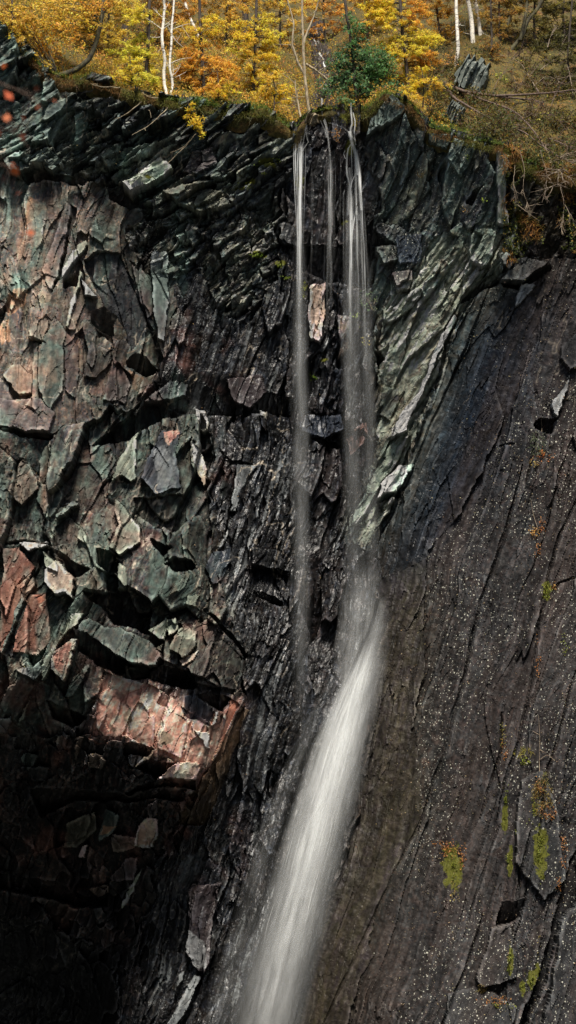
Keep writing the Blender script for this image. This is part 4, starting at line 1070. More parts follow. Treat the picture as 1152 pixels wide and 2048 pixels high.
class Bag:
    def __init__(self): self.v, self.f4, self.f3, self.c, self.n = [], [], [], [], 0
    def tube(self, pts, r0, r1, sides=6, seg=None, jit=0.0, tint=None):
        pts = np.asarray(pts, float)
        L = np.r_[0, np.cumsum(np.linalg.norm(np.diff(pts, axis=0), axis=1))]
        if L[-1] < 1e-5: return
        seg = seg or max(2, int(len(pts) * 2.5))
        s = np.linspace(0, L[-1], seg + 1)
        P = np.stack([np.interp(s, L, pts[:, i]) for i in range(3)], 1)
        if len(P) > 4:
            for _ in range(2): P[1:-1] = (P[:-2] + 2 * P[1:-1] + P[2:]) / 4
        if jit: P[1:] += RNG.normal(0, jit, P[1:].shape)
        T = np.gradient(P, axis=0); T /= np.linalg.norm(T, axis=1)[:, None] + 1e-9
        ref = np.array([0.31, 0.93, 0.17]); A = np.cross(T, ref); A /= np.linalg.norm(A, axis=1)[:, None] + 1e-9
        B = np.cross(T, A)
        rr = np.linspace(r0, r1, seg + 1)
        an = np.arange(sides) / sides * 2 * math.pi
        ring = P[:, None] + rr[:, None, None] * (np.cos(an)[None, :, None] * A[:, None] + np.sin(an)[None, :, None] * B[:, None])
        i = np.arange(seg)[:, None] * sides; j = np.arange(sides)[None]; jn = (j + 1) % sides
        f = np.stack([i + j, i + jn, i + sides + jn, i + sides + j], -1).reshape(-1, 4) + self.n
        self.v.append(ring.reshape(-1, 3)); self.f4.append(f); self.n += ring.shape[0] * sides
        self.c.append(np.tile(np.array(tint if tint is not None else (.1, .1, .1)), (ring.shape[0] * sides, 1)))
    def leaves(self, P, size, col, vary=.35, aspect=.55, flat=0.0, down=0.0, hue=.12):
        """diamond leaves of random attitude at points P"""
        P = np.asarray(P, float); n = len(P)
        if not n: return
        a = RNG.normal(size=(n, 3)); a[:, 2] = a[:, 2] * (1 - flat) - down; a /= np.linalg.norm(a, axis=1)[:, None]
        b = np.cross(np.array(sun_from)[None] + RNG.normal(0, .55, (n, 3)), a); b /= np.linalg.norm(b, axis=1)[:, None] + 1e-9   # blades turn to the light
        s = size * RNG.uniform(.55, 1.35, n)[:, None]
        v = np.stack([P - a * s * .1, P + a * s * .5 + b * s * aspect * .5, P + a * s, P + a * s * .5 - b * s * aspect * .5], 1)
        f = np.arange(n * 4).reshape(n, 4) + self.n
        c = np.array(col)[None] * (1 + vary * RNG.uniform(-1, 1, (n, 1))) * (1 + hue * RNG.uniform(-1, 1, (n, 3)))
        self.v.append(v.reshape(-1, 3)); self.f4.append(f); self.n += n * 4
        self.c.append(np.repeat(np.clip(c, .004, .9), 4, 0))
    def blades(self, P, length, col, lean=.5, width=.018, vary=.4, up=(0, -.25, 1)):
        """two-segment grass blades"""
        P = np.asarray(P, float); n = len(P)
        if not n: return
        d = np.array(up)[None] + RNG.normal(0, lean, (n, 3)); d /= np.linalg.norm(d, axis=1)[:, None]
        L = length * RNG.uniform(.5, 1.3, n)[:, None]
        w = np.cross(d, RNG.normal(size=(n, 3))); w /= np.linalg.norm(w, axis=1)[:, None] + 1e-9; w = w * width
        droop = np.array([0, -.25, -.55])[None] * L * RNG.uniform(.1, 1, (n, 1))
        m = P + d * L * .55; e = P + d * L + droop
        v = np.stack([P - w * .5, P + w * .5, m + w * .45, m - w * .45, e], 1)
        base = np.arange(n)[:, None] * 5 + self.n
        self.f4.append(base + np.array([[0, 1, 2, 3]])); self.f3.append(base + np.array([[3, 2, 4]]))
        c = np.array(col)[None] * (1 + vary * RNG.uniform(-1, 1, (n, 1))) * (1 + .12 * RNG.uniform(-1, 1, (n, 3)))
        self.v.append(v.reshape(-1, 3)); self.n += n * 5; self.c.append(np.repeat(np.clip(c, .004, .9), 5, 0))
    def build(self, name, mat, root=None):
        if not self.v: return None
        fs = []
        if self.f4: fs.append(np.concatenate(self.f4))
        if self.f3: fs.append(np.concatenate(self.f3))
        V_ = np.concatenate(self.v)
        org = np.array(root.location) if root is not None else np.zeros(3)
        o = mesh_object(name, V_ - org, fs, mat, root, {'tint': np.concatenate(self.c)}, smooth=mat is not LEAF)
        if mat is LEAF or name in ('branches', 'branch', 'stem'): o['kind'] = 'stuff'
        return o

def pix_path(pts, Y, sway=.12):
    """world path through photo pixels, standing at depth Y and swaying a little in depth"""
    out = []; yy = Y
    for k, (a, b) in enumerate(pts):
        out.append(W(a, b, yy)); yy += random.uniform(-sway, sway)
    return np.array(out)

def bough(wood, leaf, P0, P1, style, col, r, dens=1.0, size=.08):
    """a limb from P0 to P1 with side twigs carrying the foliage"""
    P0 = np.array(P0); P1 = np.array(P1); L = np.linalg.norm(P1 - P0)
    mid = (P0 + P1) / 2 + np.array([0, 0, .14 * L if style != 'birch' else .05 * L]) + RNG.normal(0, .05 * L, 3)
    ts = np.linspace(0, 1, 7)[:, None]
    C_ = (1 - ts) ** 2 * P0 + 2 * ts * (1 - ts) * mid + ts ** 2 * P1
    if wood is not None: wood.tube(C_, r, r * .35, 5, 6)
    n = max(3, int(L / .16 * dens))
    for k in range(n):
        t = random.uniform(.25, 1.02); q = (1 - t) ** 2 * P0 + 2 * t * (1 - t) * mid + t ** 2 * P1
        tl = L * random.uniform(.14, .34) * (1.15 - .5 * t)
        d = RNG.normal(size=3); ax = (P1 - P0) / (L + 1e-6)
        d = d - ax * (d @ ax); d /= np.linalg.norm(d) + 1e-9
        d = d * .8 + ax * .7
        if style == 'larch': d[2] = d[2] * .45 - .28
        if style == 'holly': d[2] += .1
        e = q + d * tl
        if wood is not None and random.random() < .7: wood.tube([q, (q + e) / 2 + np.array([0, 0, .03]), e], .007, .003, 3, 2)
        m = int((10 + tl / .010) * dens) if style == 'larch' else int((5 + tl / .024) * dens)
        tt = RNG.uniform(.1, 1.05, m)[:, None]
        P = q + (e - q) * tt + RNG.normal(0, .028 if style == 'larch' else .055, (m, 3))
        cc = np.array(col) * random.uniform(.7, 1.25)
        if style == 'larch': leaf.leaves(P, size * 1.35, cc, .4, .27, .25, .10)
        elif style == 'holly': leaf.leaves(P, size * 1.25, cc, .5, .6)
        else: leaf.leaves(P, size * 1.05, cc, .4, .75)

def nearest_on(path_, p, above=.0):
    d = np.linalg.norm(path_ - p, axis=1) + np.maximum(path_[:, 2] - p[2] - .8, 0)
    return path_[int(d.argmin())]

def tree(name, label, cat, trunks, blobs, style, cols, bark, r0=.1, r1=.03, base=None, group=None, dens=1.0, size=.08, twigs=0, boughs_per=1.0, Y=None, spread=.9):
    """trunks: pixel polylines (first point on the ground); blobs: (px, py, rx, ry) foliage masses"""
    g = ground_at(*(base or trunks[0][0])) if Y is None else W(*(base or trunks[0][0]), Y)
    root = tag(empty(name, g), label, cat, group)
    stems = []
    for k, tr in enumerate(trunks):
        p = pix_path(tr, g[1] + (0 if k == 0 else random.uniform(-.25, .25)))
        if k == 0: p = np.vstack([g - np.array([0, -.05, .25]), p])
        s = np.linspace(0, len(p) - 1, 40)
        stems.append(np.stack([np.interp(s, np.arange(len(p)), p[:, i]) for i in range(3)], 1))
        b = Bag(); f = 1.0 if k == 0 else .75
        b.tube(p, r0 * f, r1 * f, 8, len(p) * 5, jit=.006)
        for j in range(twigs):
            q = stems[-1][random.randint(8, 38)]; d = RNG.normal(size=3) * np.array([1, .8, .5]) + np.array([0, 0, .5]); L = random.uniform(.4, 1.1)
            e = q + d / np.linalg.norm(d) * L; b.tube([q, (q + e) / 2 + RNG.normal(0, .06, 3), e], .016, .005, 4, 4)
            for _ in range(2):
                e2 = (q + e) / 2 + RNG.normal(0, .25, 3); b.tube([(q + e) / 2, e2], .007, .003, 3, 2)
        b.build('trunk', bark, root)
    allp = np.vstack(stems)
    if blobs:
        wood, leaf = Bag(), Bag()
        for bi, (bx, by, rx, ry) in enumerate(blobs):
            n = max(3, int(rx * ry / 70 * boughs_per))
            col = cols[bi % len(cols)]
            for _ in range(n):
                an = random.uniform(0, 2 * math.pi); rr = math.sqrt(random.random())
                tip = W(bx + rx * rr * math.cos(an), by + ry * rr * math.sin(an), g[1] + random.uniform(-1, 1) * spread * max(rx, ry) * PXM)
                src = nearest_on(allp, tip)
                v = tip - src; L = np.linalg.norm(v)
                if L > 1.5: src2 = src + v * (1 - 1.5 / L); wood.tube([src, (src + src2) / 2 + np.array([0, 0, .1]), src2], .02, .014, 4, 3); src = src2
                bough(wood, leaf, src, tip, style, col, .014, dens, size)
        wood.build('branches', bark if bark is not BIRCH else DARKBARK, root)
        leaf.build('crown', LEAF, root)
    return root

GOLD = (.86, .55, .07); YELLOW = (.90, .68, .08); ORANGE = (.86, .44, .065); LIME = (.72, .66, .08); RUST = (.42, .16, .03); AMBER = (.93, .61, .055); HOLLY = (.12, .25, .075); OLIVE = (.15, .14, .03); BROWN = (.2, .11, .035); GREEN = (.12, .2, .03)

# --- trees on the rim, from left to right
tree('golden_birch', 'golden leaved birch leaning out over the far left rim', 'tree', [[(112,152),(150,142),(180,118),(194,80),(205,30),(212,-60),(215,-160)]],
     [(45,35,60,42),(110,25,60,40),(105,75,55,30),(170,40,40,40),(75,108,40,16),(200,-20,60,40)], 'birch', [GOLD, (.82,.54,.08), ORANGE], MOSSBARK, .13, .05, dens=.75, size=.085, boughs_per=.75)
tree('rim_birch', 'twin stemmed white birch standing on bare roots at the rim', 'tree', [[(335,196),(329,172),(327,150),(330,122),(327,100),(323,78),(326,50),(329,20),(327,-40),(322,-160)], [(337,196),(344,182),(346,166),(340,140),(339,122),(343,92),(343,60),(347,20),(350,-40),(354,-160)]],
     [(330,-40,50,30)], 'birch', [GOLD], BIRCH, .075, .04, twigs=12, dens=.6)
tree('yellow_larch', 'lemon yellow larch left of the twin stemmed birch', 'tree', [[(292,176),(294,120),(298,50),(300,-60),(300,-200)]],
     [(268,92,50,26),(250,140,38,22),(312,128,34,26),(296,163,38,16),(240,115,25,14),(290,30,50,26),(262,168,34,12),(330,172,26,12)], 'larch', [LIME, YELLOW, YELLOW], DARKBARK, .09, .04, boughs_per=1.35)
tree('orange_larch', 'orange gold larch right of the twin stemmed birch', 'tree', [[(408,190),(404,120),(400,40),(398,-60),(396,-200)]],
     [(400,115,48,34),(375,66,34,24),(440,140,42,26),(420,60,40,30),(400,165,40,16),(440,178,36,14),(370,140,26,24)], 'larch', [ORANGE, GOLD, ORANGE, AMBER], DARKBARK, .09, .04, boughs_per=1.35)
tree('gold_larch', 'pale gold larch just left of the bare tree', 'tree', [[(505,200),(508,130),(512,50),(514,-60),(514,-200)]],
     [(520,95,46,34),(490,60,40,24),(545,60,34,28),(500,135,42,26),(530,150,34,20),(470,95,26,20),(490,178,36,14),(548,120,28,28)], 'larch', [GOLD, AMBER, YELLOW], DARKBARK, .08, .04, boughs_per=1.35)
tree('drooping_larch', 'small larch hanging its yellow bough over the cliff edge', 'tree', [[(365,186),(372,196),(378,212),(388,238)]],
     [(380,215,12,12),(392,240,16,16),(402,262,16,18),(378,236,10,12)], 'larch', [AMBER], DARKBARK, .03, .012, Y=rock_y(395, 252, .45), size=.085, spread=.6, boughs_per=1.6)
tree('bare_tree', 'slender bare tree with pale trunk above the left fall', 'tree', [[(624,256),(617,215),(609,150),(606,80),(604,0),(600,-80),(598,-200)], [(603,240),(597,215),(592,185),(590,160)], [(609,150),(594,122),(584,88),(588,45),(576,5),(570,-40)], [(612,128),(634,142),(652,156),(664,168)], [(606,90),(616,60),(630,30),(640,-10)]],
     [], 'birch', [GOLD], PALEBARK, .075, .028, twigs=9)
tree('holly_tree', 'dark green holly leaning over the head of the fall', 'tree', [[(716,206),(708,150),(704,90),(692,22),(684,-50),(680,-150)]],
     [(705,62,32,36),(722,138,50,34),(676,150,30,28),(762,158,34,30),(700,186,40,22),(735,95,34,30),(660,120,18,18),(745,185,30,16),(690,108,34,26),(758,128,34,28),(655,172,24,18),(780,185,26,16)], 'holly', [HOLLY, (.12,.24,.09), (.075,.16,.06)], DARKBARK, .085, .045, dens=.9, size=.085, boughs_per=1.5, Y=float(ground_at(716,206)[1]) - .5)
tree('bright_larch', 'brilliant yellow larch between the holly and the white birches', 'tree', [[(818,188),(812,120),(802,40),(798,-60),(795,-200)]],
     [(770,28,48,34),(815,78,50,36),(778,105,36,28),(845,118,42,28),(820,150,44,20),(862,85,24,20),(740,10,30,24),(835,30,34,30)], 'larch', [AMBER, YELLOW, AMBER, ORANGE], DARKBARK, .09, .04, dens=1.05, boughs_per=1.35)
for lab, tr, r in [('slim leftmost white birch trunk above the rock outcrop', [(911,132),(917,100),(914,60),(912,0),(914,-80),(915,-200)], .085), ('thick middle white birch trunk behind the rock outcrop', [(946,86),(943,42),(936,0),(932,-80),(930,-200)], .11), ('greyish rightmost white birch trunk beside the brown larch', [(961,70),(955,30),(950,-10),(948,-200)], .09)]:
    tree('white_birch', lab, 'tree', [tr], [(tr[-2][0], -110, 60, 40)], 'birch', [GOLD], BIRCH, r, r * .7, group='white birches above the outcrop', twigs=3)
tree('brown_larch', 'thin brownish larch right of the white birches', 'tree', [[(984,124),(983,60),(981,-10),(980,-200)]],
     [(985,40,34,36),(1000,92,30,28),(966,98,20,24),(1012,15,30,26),(985,122,28,12)], 'larch', [(.42,.24,.04), (.36,.18,.035)], DARKBARK, .05, .03, dens=.75)
tree('leaning_tree', 'dark mossy tree leaning right at the top corner', 'tree', [[(1022,98),(1044,74),(1054,42),(1074,20),(1092,-14),(1110,-80)], [(1040,80),(1052,30),(1056,-40)], [(1012,62),(1022,28),(1040,0),(1050,-40)]],
     [(1100,-40,60,30)], 'birch', [OLIVE], MOSSBARK, .11, .06, twigs=5)
for k, (x, y, r) in enumerate([(250,78,.15), (296,64,.09), (490,66,.17)]):
    tree('forest_tree', ['thick dark trunk behind the lemon yellow larch', 'thin dark trunk just left of the rim birch', 'dark trunk behind the pale gold larch'][k], 'tree', [[(x,y + 12),(x + 1,30),(x - 1,-40),(x,-220)]],
         [(x,-70,70,40)], 'larch', [GOLD], DARKBARK, r, r * .7, group='dark trunks at the wood edge', dens=.7)
tree('leaning_birch', 'white trunk slanting left behind the orange larch', 'tree', [[(404,92),(392,62),(376,28),(366,-10),(340,-120)]], [(350,-90,40,30)], 'birch', [GOLD], BIRCH, .075, .05)
# --- woodland behind
bgl = [(20,60,(.66,.42,.07)),(150,20,(.60,.38,.06)),(215,40,(.72,.52,.08)),(340,30,(.62,.34,.06)),(450,25,(.70,.44,.07)),(560,25,(.84,.55,.09)),(650,20,(.78,.40,.07)),(880,20,(.60,.34,.05)),(735,5,(.72,.42,.07)),(1000,10,(.40,.26,.05)),(1070,40,(.22,.18,.04)),(1130,30,(.12,.11,.025)),(1140,110,(.13,.12,.03))]
bl = ['at the top left corner', 'between the golden birch and the thick dark trunk', 'left of the thick dark trunk', 'behind the rim birch', 'behind the leaning white trunk', 'behind the bare tree', 'behind the stream', 'behind the white birches', 'behind the top of the holly', 'behind the brown larch', 'behind the leaning mossy tree', 'in the dark top right corner', 'on the dark right bank']
for (x, y, c), l in zip(bgl, bl):
    g = y + 70 if x < 1020 else y + 60
    tree('woodland_tree', ('soft brown gold larch ' if x < 1020 else 'dull olive shrubby tree ') + l, 'tree', [[(x,g),(x + random.uniform(-6, 6),y),(x + random.uniform(-10, 10),y - 160)]],
         [(x,y + 10,52,34),(x - 30,y - 25,44,26),(x + 30,y - 20,44,28),(x,y + 45,44,22)], 'larch', [c, tuple(q * .75 for q in c)], DARKBARK, .06, .03, group='woodland behind the rim', dens=.8, size=.10, boughs_per=.8)

# --- dead branches sprawling over the right bank
def limb(name, label, cat, paths, bark, Ys, r0, twig_n, twig_len, group=None, droop=-.1, proud=.25):
    P0 = W(*paths[0][0], Ys)
    root = tag(empty(name, P0), label, cat, group)
    for k, pp in enumerate(paths):
        b = Bag(); f = 1.0 if k == 0 else .8
        p = []
        for j, (x, y) in enumerate(pp):
            gy = ground_at(x, y)[1]
            p.append(W(x, y, min(gy, Ys + 3) - proud - .1 * k) if j else W(x, y, Ys))
        p = np.array(p); b.tube(p, r0 * f, r0 * f * .3, 7, len(p) * 4, jit=.008)
        for _ in range(twig_n):
            t = random.uniform(.35, 1) * (len(p) - 1); i = min(int(t), len(p) - 2); q = p[i] + (p[i + 1] - p[i]) * (t - i)
            ax = (p[i + 1] - p[i]); ax /= np.linalg.norm(ax)
            d = ax * .8 + RNG.normal(0, .6, 3) + np.array([0, -.1, droop]); L = twig_len * random.uniform(.3, 1)
            m = q + d * L * .5 + RNG.normal(0, .05, 3); e = q + d * L + RNG.normal(0, .08, 3)
            b.tube([q, m, e], .017, .005, 4, 5)
            for _ in range(3):
                e2 = m + (d + RNG.normal(0, .7, 3)) * L * random.uniform(.2, .5); b.tube([m, e2], .008, .003, 3, 2)
        b.build('branch', bark, root)
    return root
limb('fallen_tree', 'dead brown tree sprawled rightwards across the bank', 'dead tree', [
    [(888,166),(930,185),(985,192),(1040,190),(1100,186),(1165,178)], [(892,170),(905,195),(935,212),(985,240),(1050,264),(1078,288),(1125,318),(1165,335)],
    [(900,172),(950,194),(985,206),(1030,222),(1068,262),(1092,300)], [(985,192),(1030,197),(1062,199),(1088,206)], [(1070,272),(1110,280),(1150,300)]], DEADWOOD, ground_at(888,166)[1] - .2, .085, 9, 1.0, proud=.9)
limb('dead_sapling', 'pale bare sapling criss crossing the dark right bank', 'sapling', [[(1078,184),(1062,160),(1045,130),(1020,112),(1000,112)], [(1095,95),(1100,75),(1112,50)], [(1080,140),(1110,118),(1140,92)], [(1146,190),(1140,150),(1128,105),(1118,98)], [(1068,172),(1092,150),(1120,164)]], TWIG, ground_at(1078,184)[1] - .6, .026, 4, .5, droop=.2, proud=.9)
limb('twig_tangle', 'grey brown tangle of dead twigs at the right edge', 'twigs', [[(1085,300),(1110,318),(1165,330)], [(1090,290),(1105,330),(1130,352),(1165,362)], [(1165,345),(1120,340),(1095,352)], [(1165,300),(1125,310),(1100,340)], [(1165,370),(1130,362),(1100,374)]], TWIG, ground_at(1085,300)[1] - .7, .018, 9, .7, proud=.7)
limb('birch_roots', 'pale exposed roots creeping left from the rim birch', 'roots', [[(336,197),(318,196),(296,195),(284,184),(268,174),(252,168)], [(302,196),(299,212),(302,236)], [(296,195),(280,205),(262,222),(235,238)], [(345,204),(330,222),(300,250),(265,270)], [(250,172),(235,176),(220,172),(205,176),(182,168)]], PALEBARK, ground_at(336,194)[1] - .45, .035, 1, .3)
limb('hanging_stick', 'grey broken stick hanging below the drooping larch bough', 'stick', [[(392,268),(372,292),(352,310),(335,328)], [(388,272),(366,296),(340,305)]], PALEBARK, float(rock_y(392,268,.3)), .02, 0, .2)

# --- outcrops on the bank
def outcrop(name, label, outline, lift, col, thick=.8):
    """tilted stack of slate leaves with a traced front outline"""
    pts = np.array(outline, float); c = pts.mean(0); g = ground_at(c[0], pts[:, 1].max() - 4)
    root = tag(empty(name, g), label, 'rock')
    n = 6
    for k in range(n):
        s0 = k / n; s1 = (k + 1) / n
        # slice the outline along its length
        ax = np.array([.45, -.9]); pr = (pts - c) @ np.array([.9, .45])
        lo = pr.min() + (pr.max() - pr.min()) * s0; hi = pr.min() + (pr.max() - pr.min()) * s1 - 1.2
        dense = []
        for a in range(len(pts)):
            for t in np.linspace(0, 1, 7)[:-1]: dense.append(pts[a] * (1 - t) + pts[(a + 1) % len(pts)] * t)
        dense = np.array(dense); pd = (dense - c) @ np.array([.9, .45])
        sl = dense - np.outer(pd - np.clip(pd, lo, hi), np.array([.9, .45]))
        sl += RNG.normal(0, .9, sl.shape) + np.outer(np.clip((sl - c) @ np.array([.45, -.9]), 0, 99) * random.uniform(-.18, .08), np.array([.45, -.9]))
        jut = random.uniform(-.4, .3)
        front = world_at(sl[:, 0], sl[:, 1], np.full(len(sl), g[1] - lift + jut) + (sl[:, 1].max() - sl[:, 1]) * .006)
        back = front + np.array([.12, thick, .05])
        cf = front.mean(0)[None] + np.array([[0, -.16, .05]]); m = len(sl); i = np.arange(m); j = (i + 1) % m
        v = np.vstack([front, back, cf])
        tri = np.c_[i, j, np.full(m, 2 * m)]; quad = np.c_[i, i + m, j + m, j]
        cc = np.tile(np.array(col) * random.uniform(.75, 1.2), (len(v), 1)); ww = np.tile([.45, .1, .05], (len(v), 1))
        o = mesh_object('rock_slab', v - np.array(g), [tri, quad], ROCK, root, {'bed': cc, 'wear': ww})
    return root
outcrop('rock_outcrop', 'grey green lichened outcrop below the white birches', [(908,150),(930,122),(962,116),(976,128),(972,160),(955,186),(925,176)], .35, (.085,.10,.092))
outcrop('boulder', 'smaller lichened rock under the dead tree', [(893,215),(908,202),(922,208),(926,232),(902,246)], .35, (.08,.09,.08), .5)
outcrop('boulder', 'pale stone wedged beside the stream head', [(612,232),(624,222),(636,230),(634,246),(618,248)], .25, (.22,.18,.12), .4)

# --- shrubs on the darker right bank
for k, (x, y, c, lab) in enumerate([(1058,118,(.17,.14,.035),'olive brown shrub under the leaning mossy tree'),(1112,150,(.13,.12,.03),'dark olive shrub against the right edge bank'),(1030,160,(.20,.13,.04),'rusty shrub right of the rock outcrop'),(1136,236,(.24,.19,.04),'mustard shrub at the right edge below the dead tree'),(1010,240,(.12,.14,.035),'low green bramble below the dead tree limbs'),(960,262,(.16,.15,.035),'bramble mat on top of the lichened buttress'),(1060,215,(.13,.08,.035),'brown dead bush behind the dead tree limbs'),(880,120,(.52,.26,.05),'rusty bracken clump left of the rock outcrop'),(862,180,(.20,.17,.04),'olive bracken clump above the buttress top'),(1135,60,(.08,.09,.025),'near black shrub in the top right corner'),(540,190,(.40,.30,.05),'straw bracken left of the bare tree foot'),(455,195,(.26,.24,.04),'mossy bracken on the rim below the pale gold larch')]):
    tree('shrub', lab, 'shrub', [[(x,y + 26),(x + random.uniform(-6, 6),y + 8),(x + random.uniform(-10, 10),y - 12)], [(x + 4,y + 24),(x + 16,y),(x + 24,y - 14)]], [(x,y,34,22),(x - 18,y + 10,24,14),(x + 20,y + 8,24,14)], 'holly', [c, tuple(q * .7 for q in c)], DEADWOOD, .025, .01, group='shrubs and bracken on the rim', dens=.7, size=.075, boughs_per=1.0)

limb('bramble_tangle', 'arching brown brambles over the bank right of the outcrop', 'brambles', [[(985,185),(1000,150),(1030,135),(1060,150),(1075,185)], [(1010,200),(1040,165),(1085,160),(1110,190)], [(1060,150),(1085,120),(1120,118),(1140,150)], [(1000,160),(1020,120),(1040,110)], [(1100,215),(1120,170),(1150,160)], [(1040,250),(1070,225),(1110,230),(1135,262)], [(1000,262),(1030,236),(1060,240)]], DEADWOOD, ground_at(1000,190)[1] - .5, .016, 7, .6, droop=.05, proud=.8)
limb('bramble_tangle', 'thin grey stems hanging down the steep right bank', 'brambles', [[(1040,300),(1050,340),(1045,380),(1060,420)], [(1080,300),(1095,350),(1090,400)], [(1120,370),(1130,410),(1122,450)], [(1030,330),(1026,372),(1035,410)]], TWIG, float(rock_y(1040, 330, .4)), .014, 6, .5, droop=-.3, proud=.5)
# --- young larches whose boughs spill over the lip
for x, y, lab, cols in [(262,172,'low yellow larch spilling over the lip left of the rim birch', [YELLOW, LIME]), (436,196,'low orange larch spilling over the lip below the orange larch', [ORANGE, AMBER]), (548,205,'low gold larch at the lip just left of the falls', [GOLD, AMBER]), (846,196,'low amber larch spilling over the top of the buttress', [AMBER, GOLD])]:
    yf = float(np.interp(W(x, y, 0)[0], RIMX, RIMY))
    tree('rim_larch', lab, 'tree', [[(x,y + 6),(x + 2,y - 24),(x - 3,y - 60)]], [(x - 26,y - 20,30,16),(x + 26,y - 22,30,16),(x,y - 46,34,18),(x + 6,y - 6,34,10)], 'larch', cols, DARKBARK, .035, .015, group='young larches along the lip', Y=yf + .15, size=.09, boughs_per=1.1)

# ================================================================== UNDERGROWTH
def scatter(px0, px1, n, t0, t1, bias=1.5):
    """random turf points between two photo columns, t metres behind the rim"""
    x0 = W(px0, 200, 0)[0]; x1 = W(px1, 200, 0)[0]
    x = RNG.uniform(x0, x1, n); t = t0 + (t1 - t0) * RNG.random(n) ** bias
    y = np.interp(x, RIMX, RIMY) + t
    return np.stack([x, y, hill_z(x, y)], 1)
def patchy(P, seed, thr=.0, s=1.1):
    return P[fbm(P[:, 0] / s, P[:, 1] / s, seed, 3) > thr]
g = Bag()
P = scatter(-130, 1330, 40000, -.1, 14, 1.2)
P = P[(P[:, 0] < 5.2 + RNG.normal(0, .9, len(P))) | (RNG.random(len(P)) < .22)]
g.blades(patchy(P, 701, -.05), .26, (.30,.25,.05), .45, .02)
g.blades(patchy(P, 703, .05), .30, (.56,.36,.09), .5, .02)
g.blades(patchy(scatter(-60, 1000, 9000, -.2, 1.2), 705, -.2), .22, (.16,.22,.04), .5, .02)
n = 9000; lx = RNG.uniform(-14.4, 14.4, n); k_ = RNG.random(n)
P = np.stack([lx, np.interp(lx, RIMX, RIMY) - .05 - .22 * k_, np.interp(lx, RIMX, RIMZ) + .1 - .4 * k_], 1); P = P[np.abs(P[:, 0] - 1.2) > 1.3]
sel = fbm(P[:, 0] / .8, P[:, 2] / .8, 707, 2); g.blades(P[sel > 0], .26, (.13,.13,.03), .6, .02, up=(0, -.8, .1)); g.blades(P[sel < -.1], .24, (.16,.09,.03), .6, .02, up=(0, -.8, -.1))
tag(g.build('grass', LEAF), 'rough yellowing grass covering the hillside', 'grass', kind='stuff')
g = Bag()
for seed, col, thr, n in [(711,(.46,.20,.05),.02,16000),(713,(.72,.42,.07),.04,14000),(715,(.10,.13,.03),.05,12000),(717,(.42,.34,.05),-.1,16000)]:
    Q = patchy(scatter(-130, 1330, int(n * 1.4), .0, 15, 1.1), seed, thr); Q = Q[(Q[:, 0] < 4.6 + RNG.normal(0, .8, len(Q))) | (RNG.random(len(Q)) < (.5 if col[1] < .15 else .10))]; Q[:, 2] += RNG.uniform(.02, .45, len(Q))
    g.leaves(Q, .10, col, .5, .5)
Q = patchy(scatter(860, 1340, 52000, -.1, 8, 1.25), 719, -.2); Q[:, 2] += RNG.uniform(0, 1.1, len(Q)) * np.clip(.5 + 1.2 * fbm(Q[:, 0] / .9, Q[:, 1] / .9, 725, 2), 0, 1.2); g.leaves(Q[::3], .11, (.060,.075,.020), .7, .5); g.leaves(Q[1::3], .11, (.10,.055,.022), .7, .5); g.leaves(Q[2::3], .10, (.17,.14,.035), .7, .5)
Q = patchy(scatter(860, 1160, 3500, -.2, 1.6, 1.2), 721, 0); Q[:, 2] += RNG.uniform(0, .3, len(Q)); g.leaves(Q, .085, (.10,.17,.03), .5, .7)
Q = patchy(scatter(380, 600, 3500, -.25, .9, 1.2), 723, -.05); Q[:, 2] += RNG.uniform(-.1, .25, len(Q)); g.leaves(Q, .08, (.08,.15,.03), .5, .7)
for seed, col in [(727,(.80,.52,.08)),(729,(.62,.46,.07)),(731,(.70,.34,.06))]:
    Q = patchy(scatter(-60, 900, 14000, .1, 9, 1.2), seed, .05, .7); Q = Q[np.abs(Q[:, 0] - 1.4) > .7]; Q[:, 2] += RNG.uniform(.05, .8, len(Q)) * np.clip(.5 + fbm(Q[:, 0] / .6, Q[:, 1] / .6, seed + 50, 2), .1, 1); g.leaves(Q, .085, col, .5, .45)
tag(g.build('undergrowth', LEAF), 'tangled bracken, bramble and fallen leaves under the trees', 'undergrowth', kind='stuff')

# dead grass and leaves hanging on the steep right bank, on the wall itself
def on_wall(px, py, lift=.02):
    px = np.asarray(px, float); py = np.asarray(py, float)
    y = base_depth(px, py)
    for _ in range(3):
        p = world_at(px, py, y)
        ix = np.clip(((p[:, 0] - xs[0]) / STEP).round().astype(int), 0, NX - 1); iz = np.clip(((p[:, 2] - zs[0]) / STEP).round().astype(int), 0, NZ - 1)
        y = DEPTH[iz, ix]
    return world_at(px, py, y - lift)
g = Bag()
n = 15000; px = RNG.uniform(1005, 1300, n); py = RNG.uniform(290, 540, n)
m = fbm(px / 38, py / 38, 731, 3) > -.02; m &= py < 500 + .1 * (px - 1010) + 40 * fbm(px / 30, py / 30, 735, 2)
P = on_wall(px[m], py[m], .05)
c = fbm(px[m] / 26, py[m] / 26, 733, 2)
g.blades(P[c > .12], .32, (.42,.22,.07), .5, .02, up=(0, -.7, .1)); g.blades(P[(c <= .12) & (c > -.1)], .26, (.22,.16,.05), .5, .02, up=(0, -.7, .2)); g.leaves(P[c <= -.1], .09, (.12,.15,.035), .5)
sel = RNG.random(len(P)) < .06; g.leaves(P[sel] + np.array([0, -.1, 0]), .08, (.6,.42,.08), .4, .7)
tag(g.build('bank_growth', LEAF), 'dead grass and leaves clinging to the steep right bank', 'undergrowth', kind='stuff')

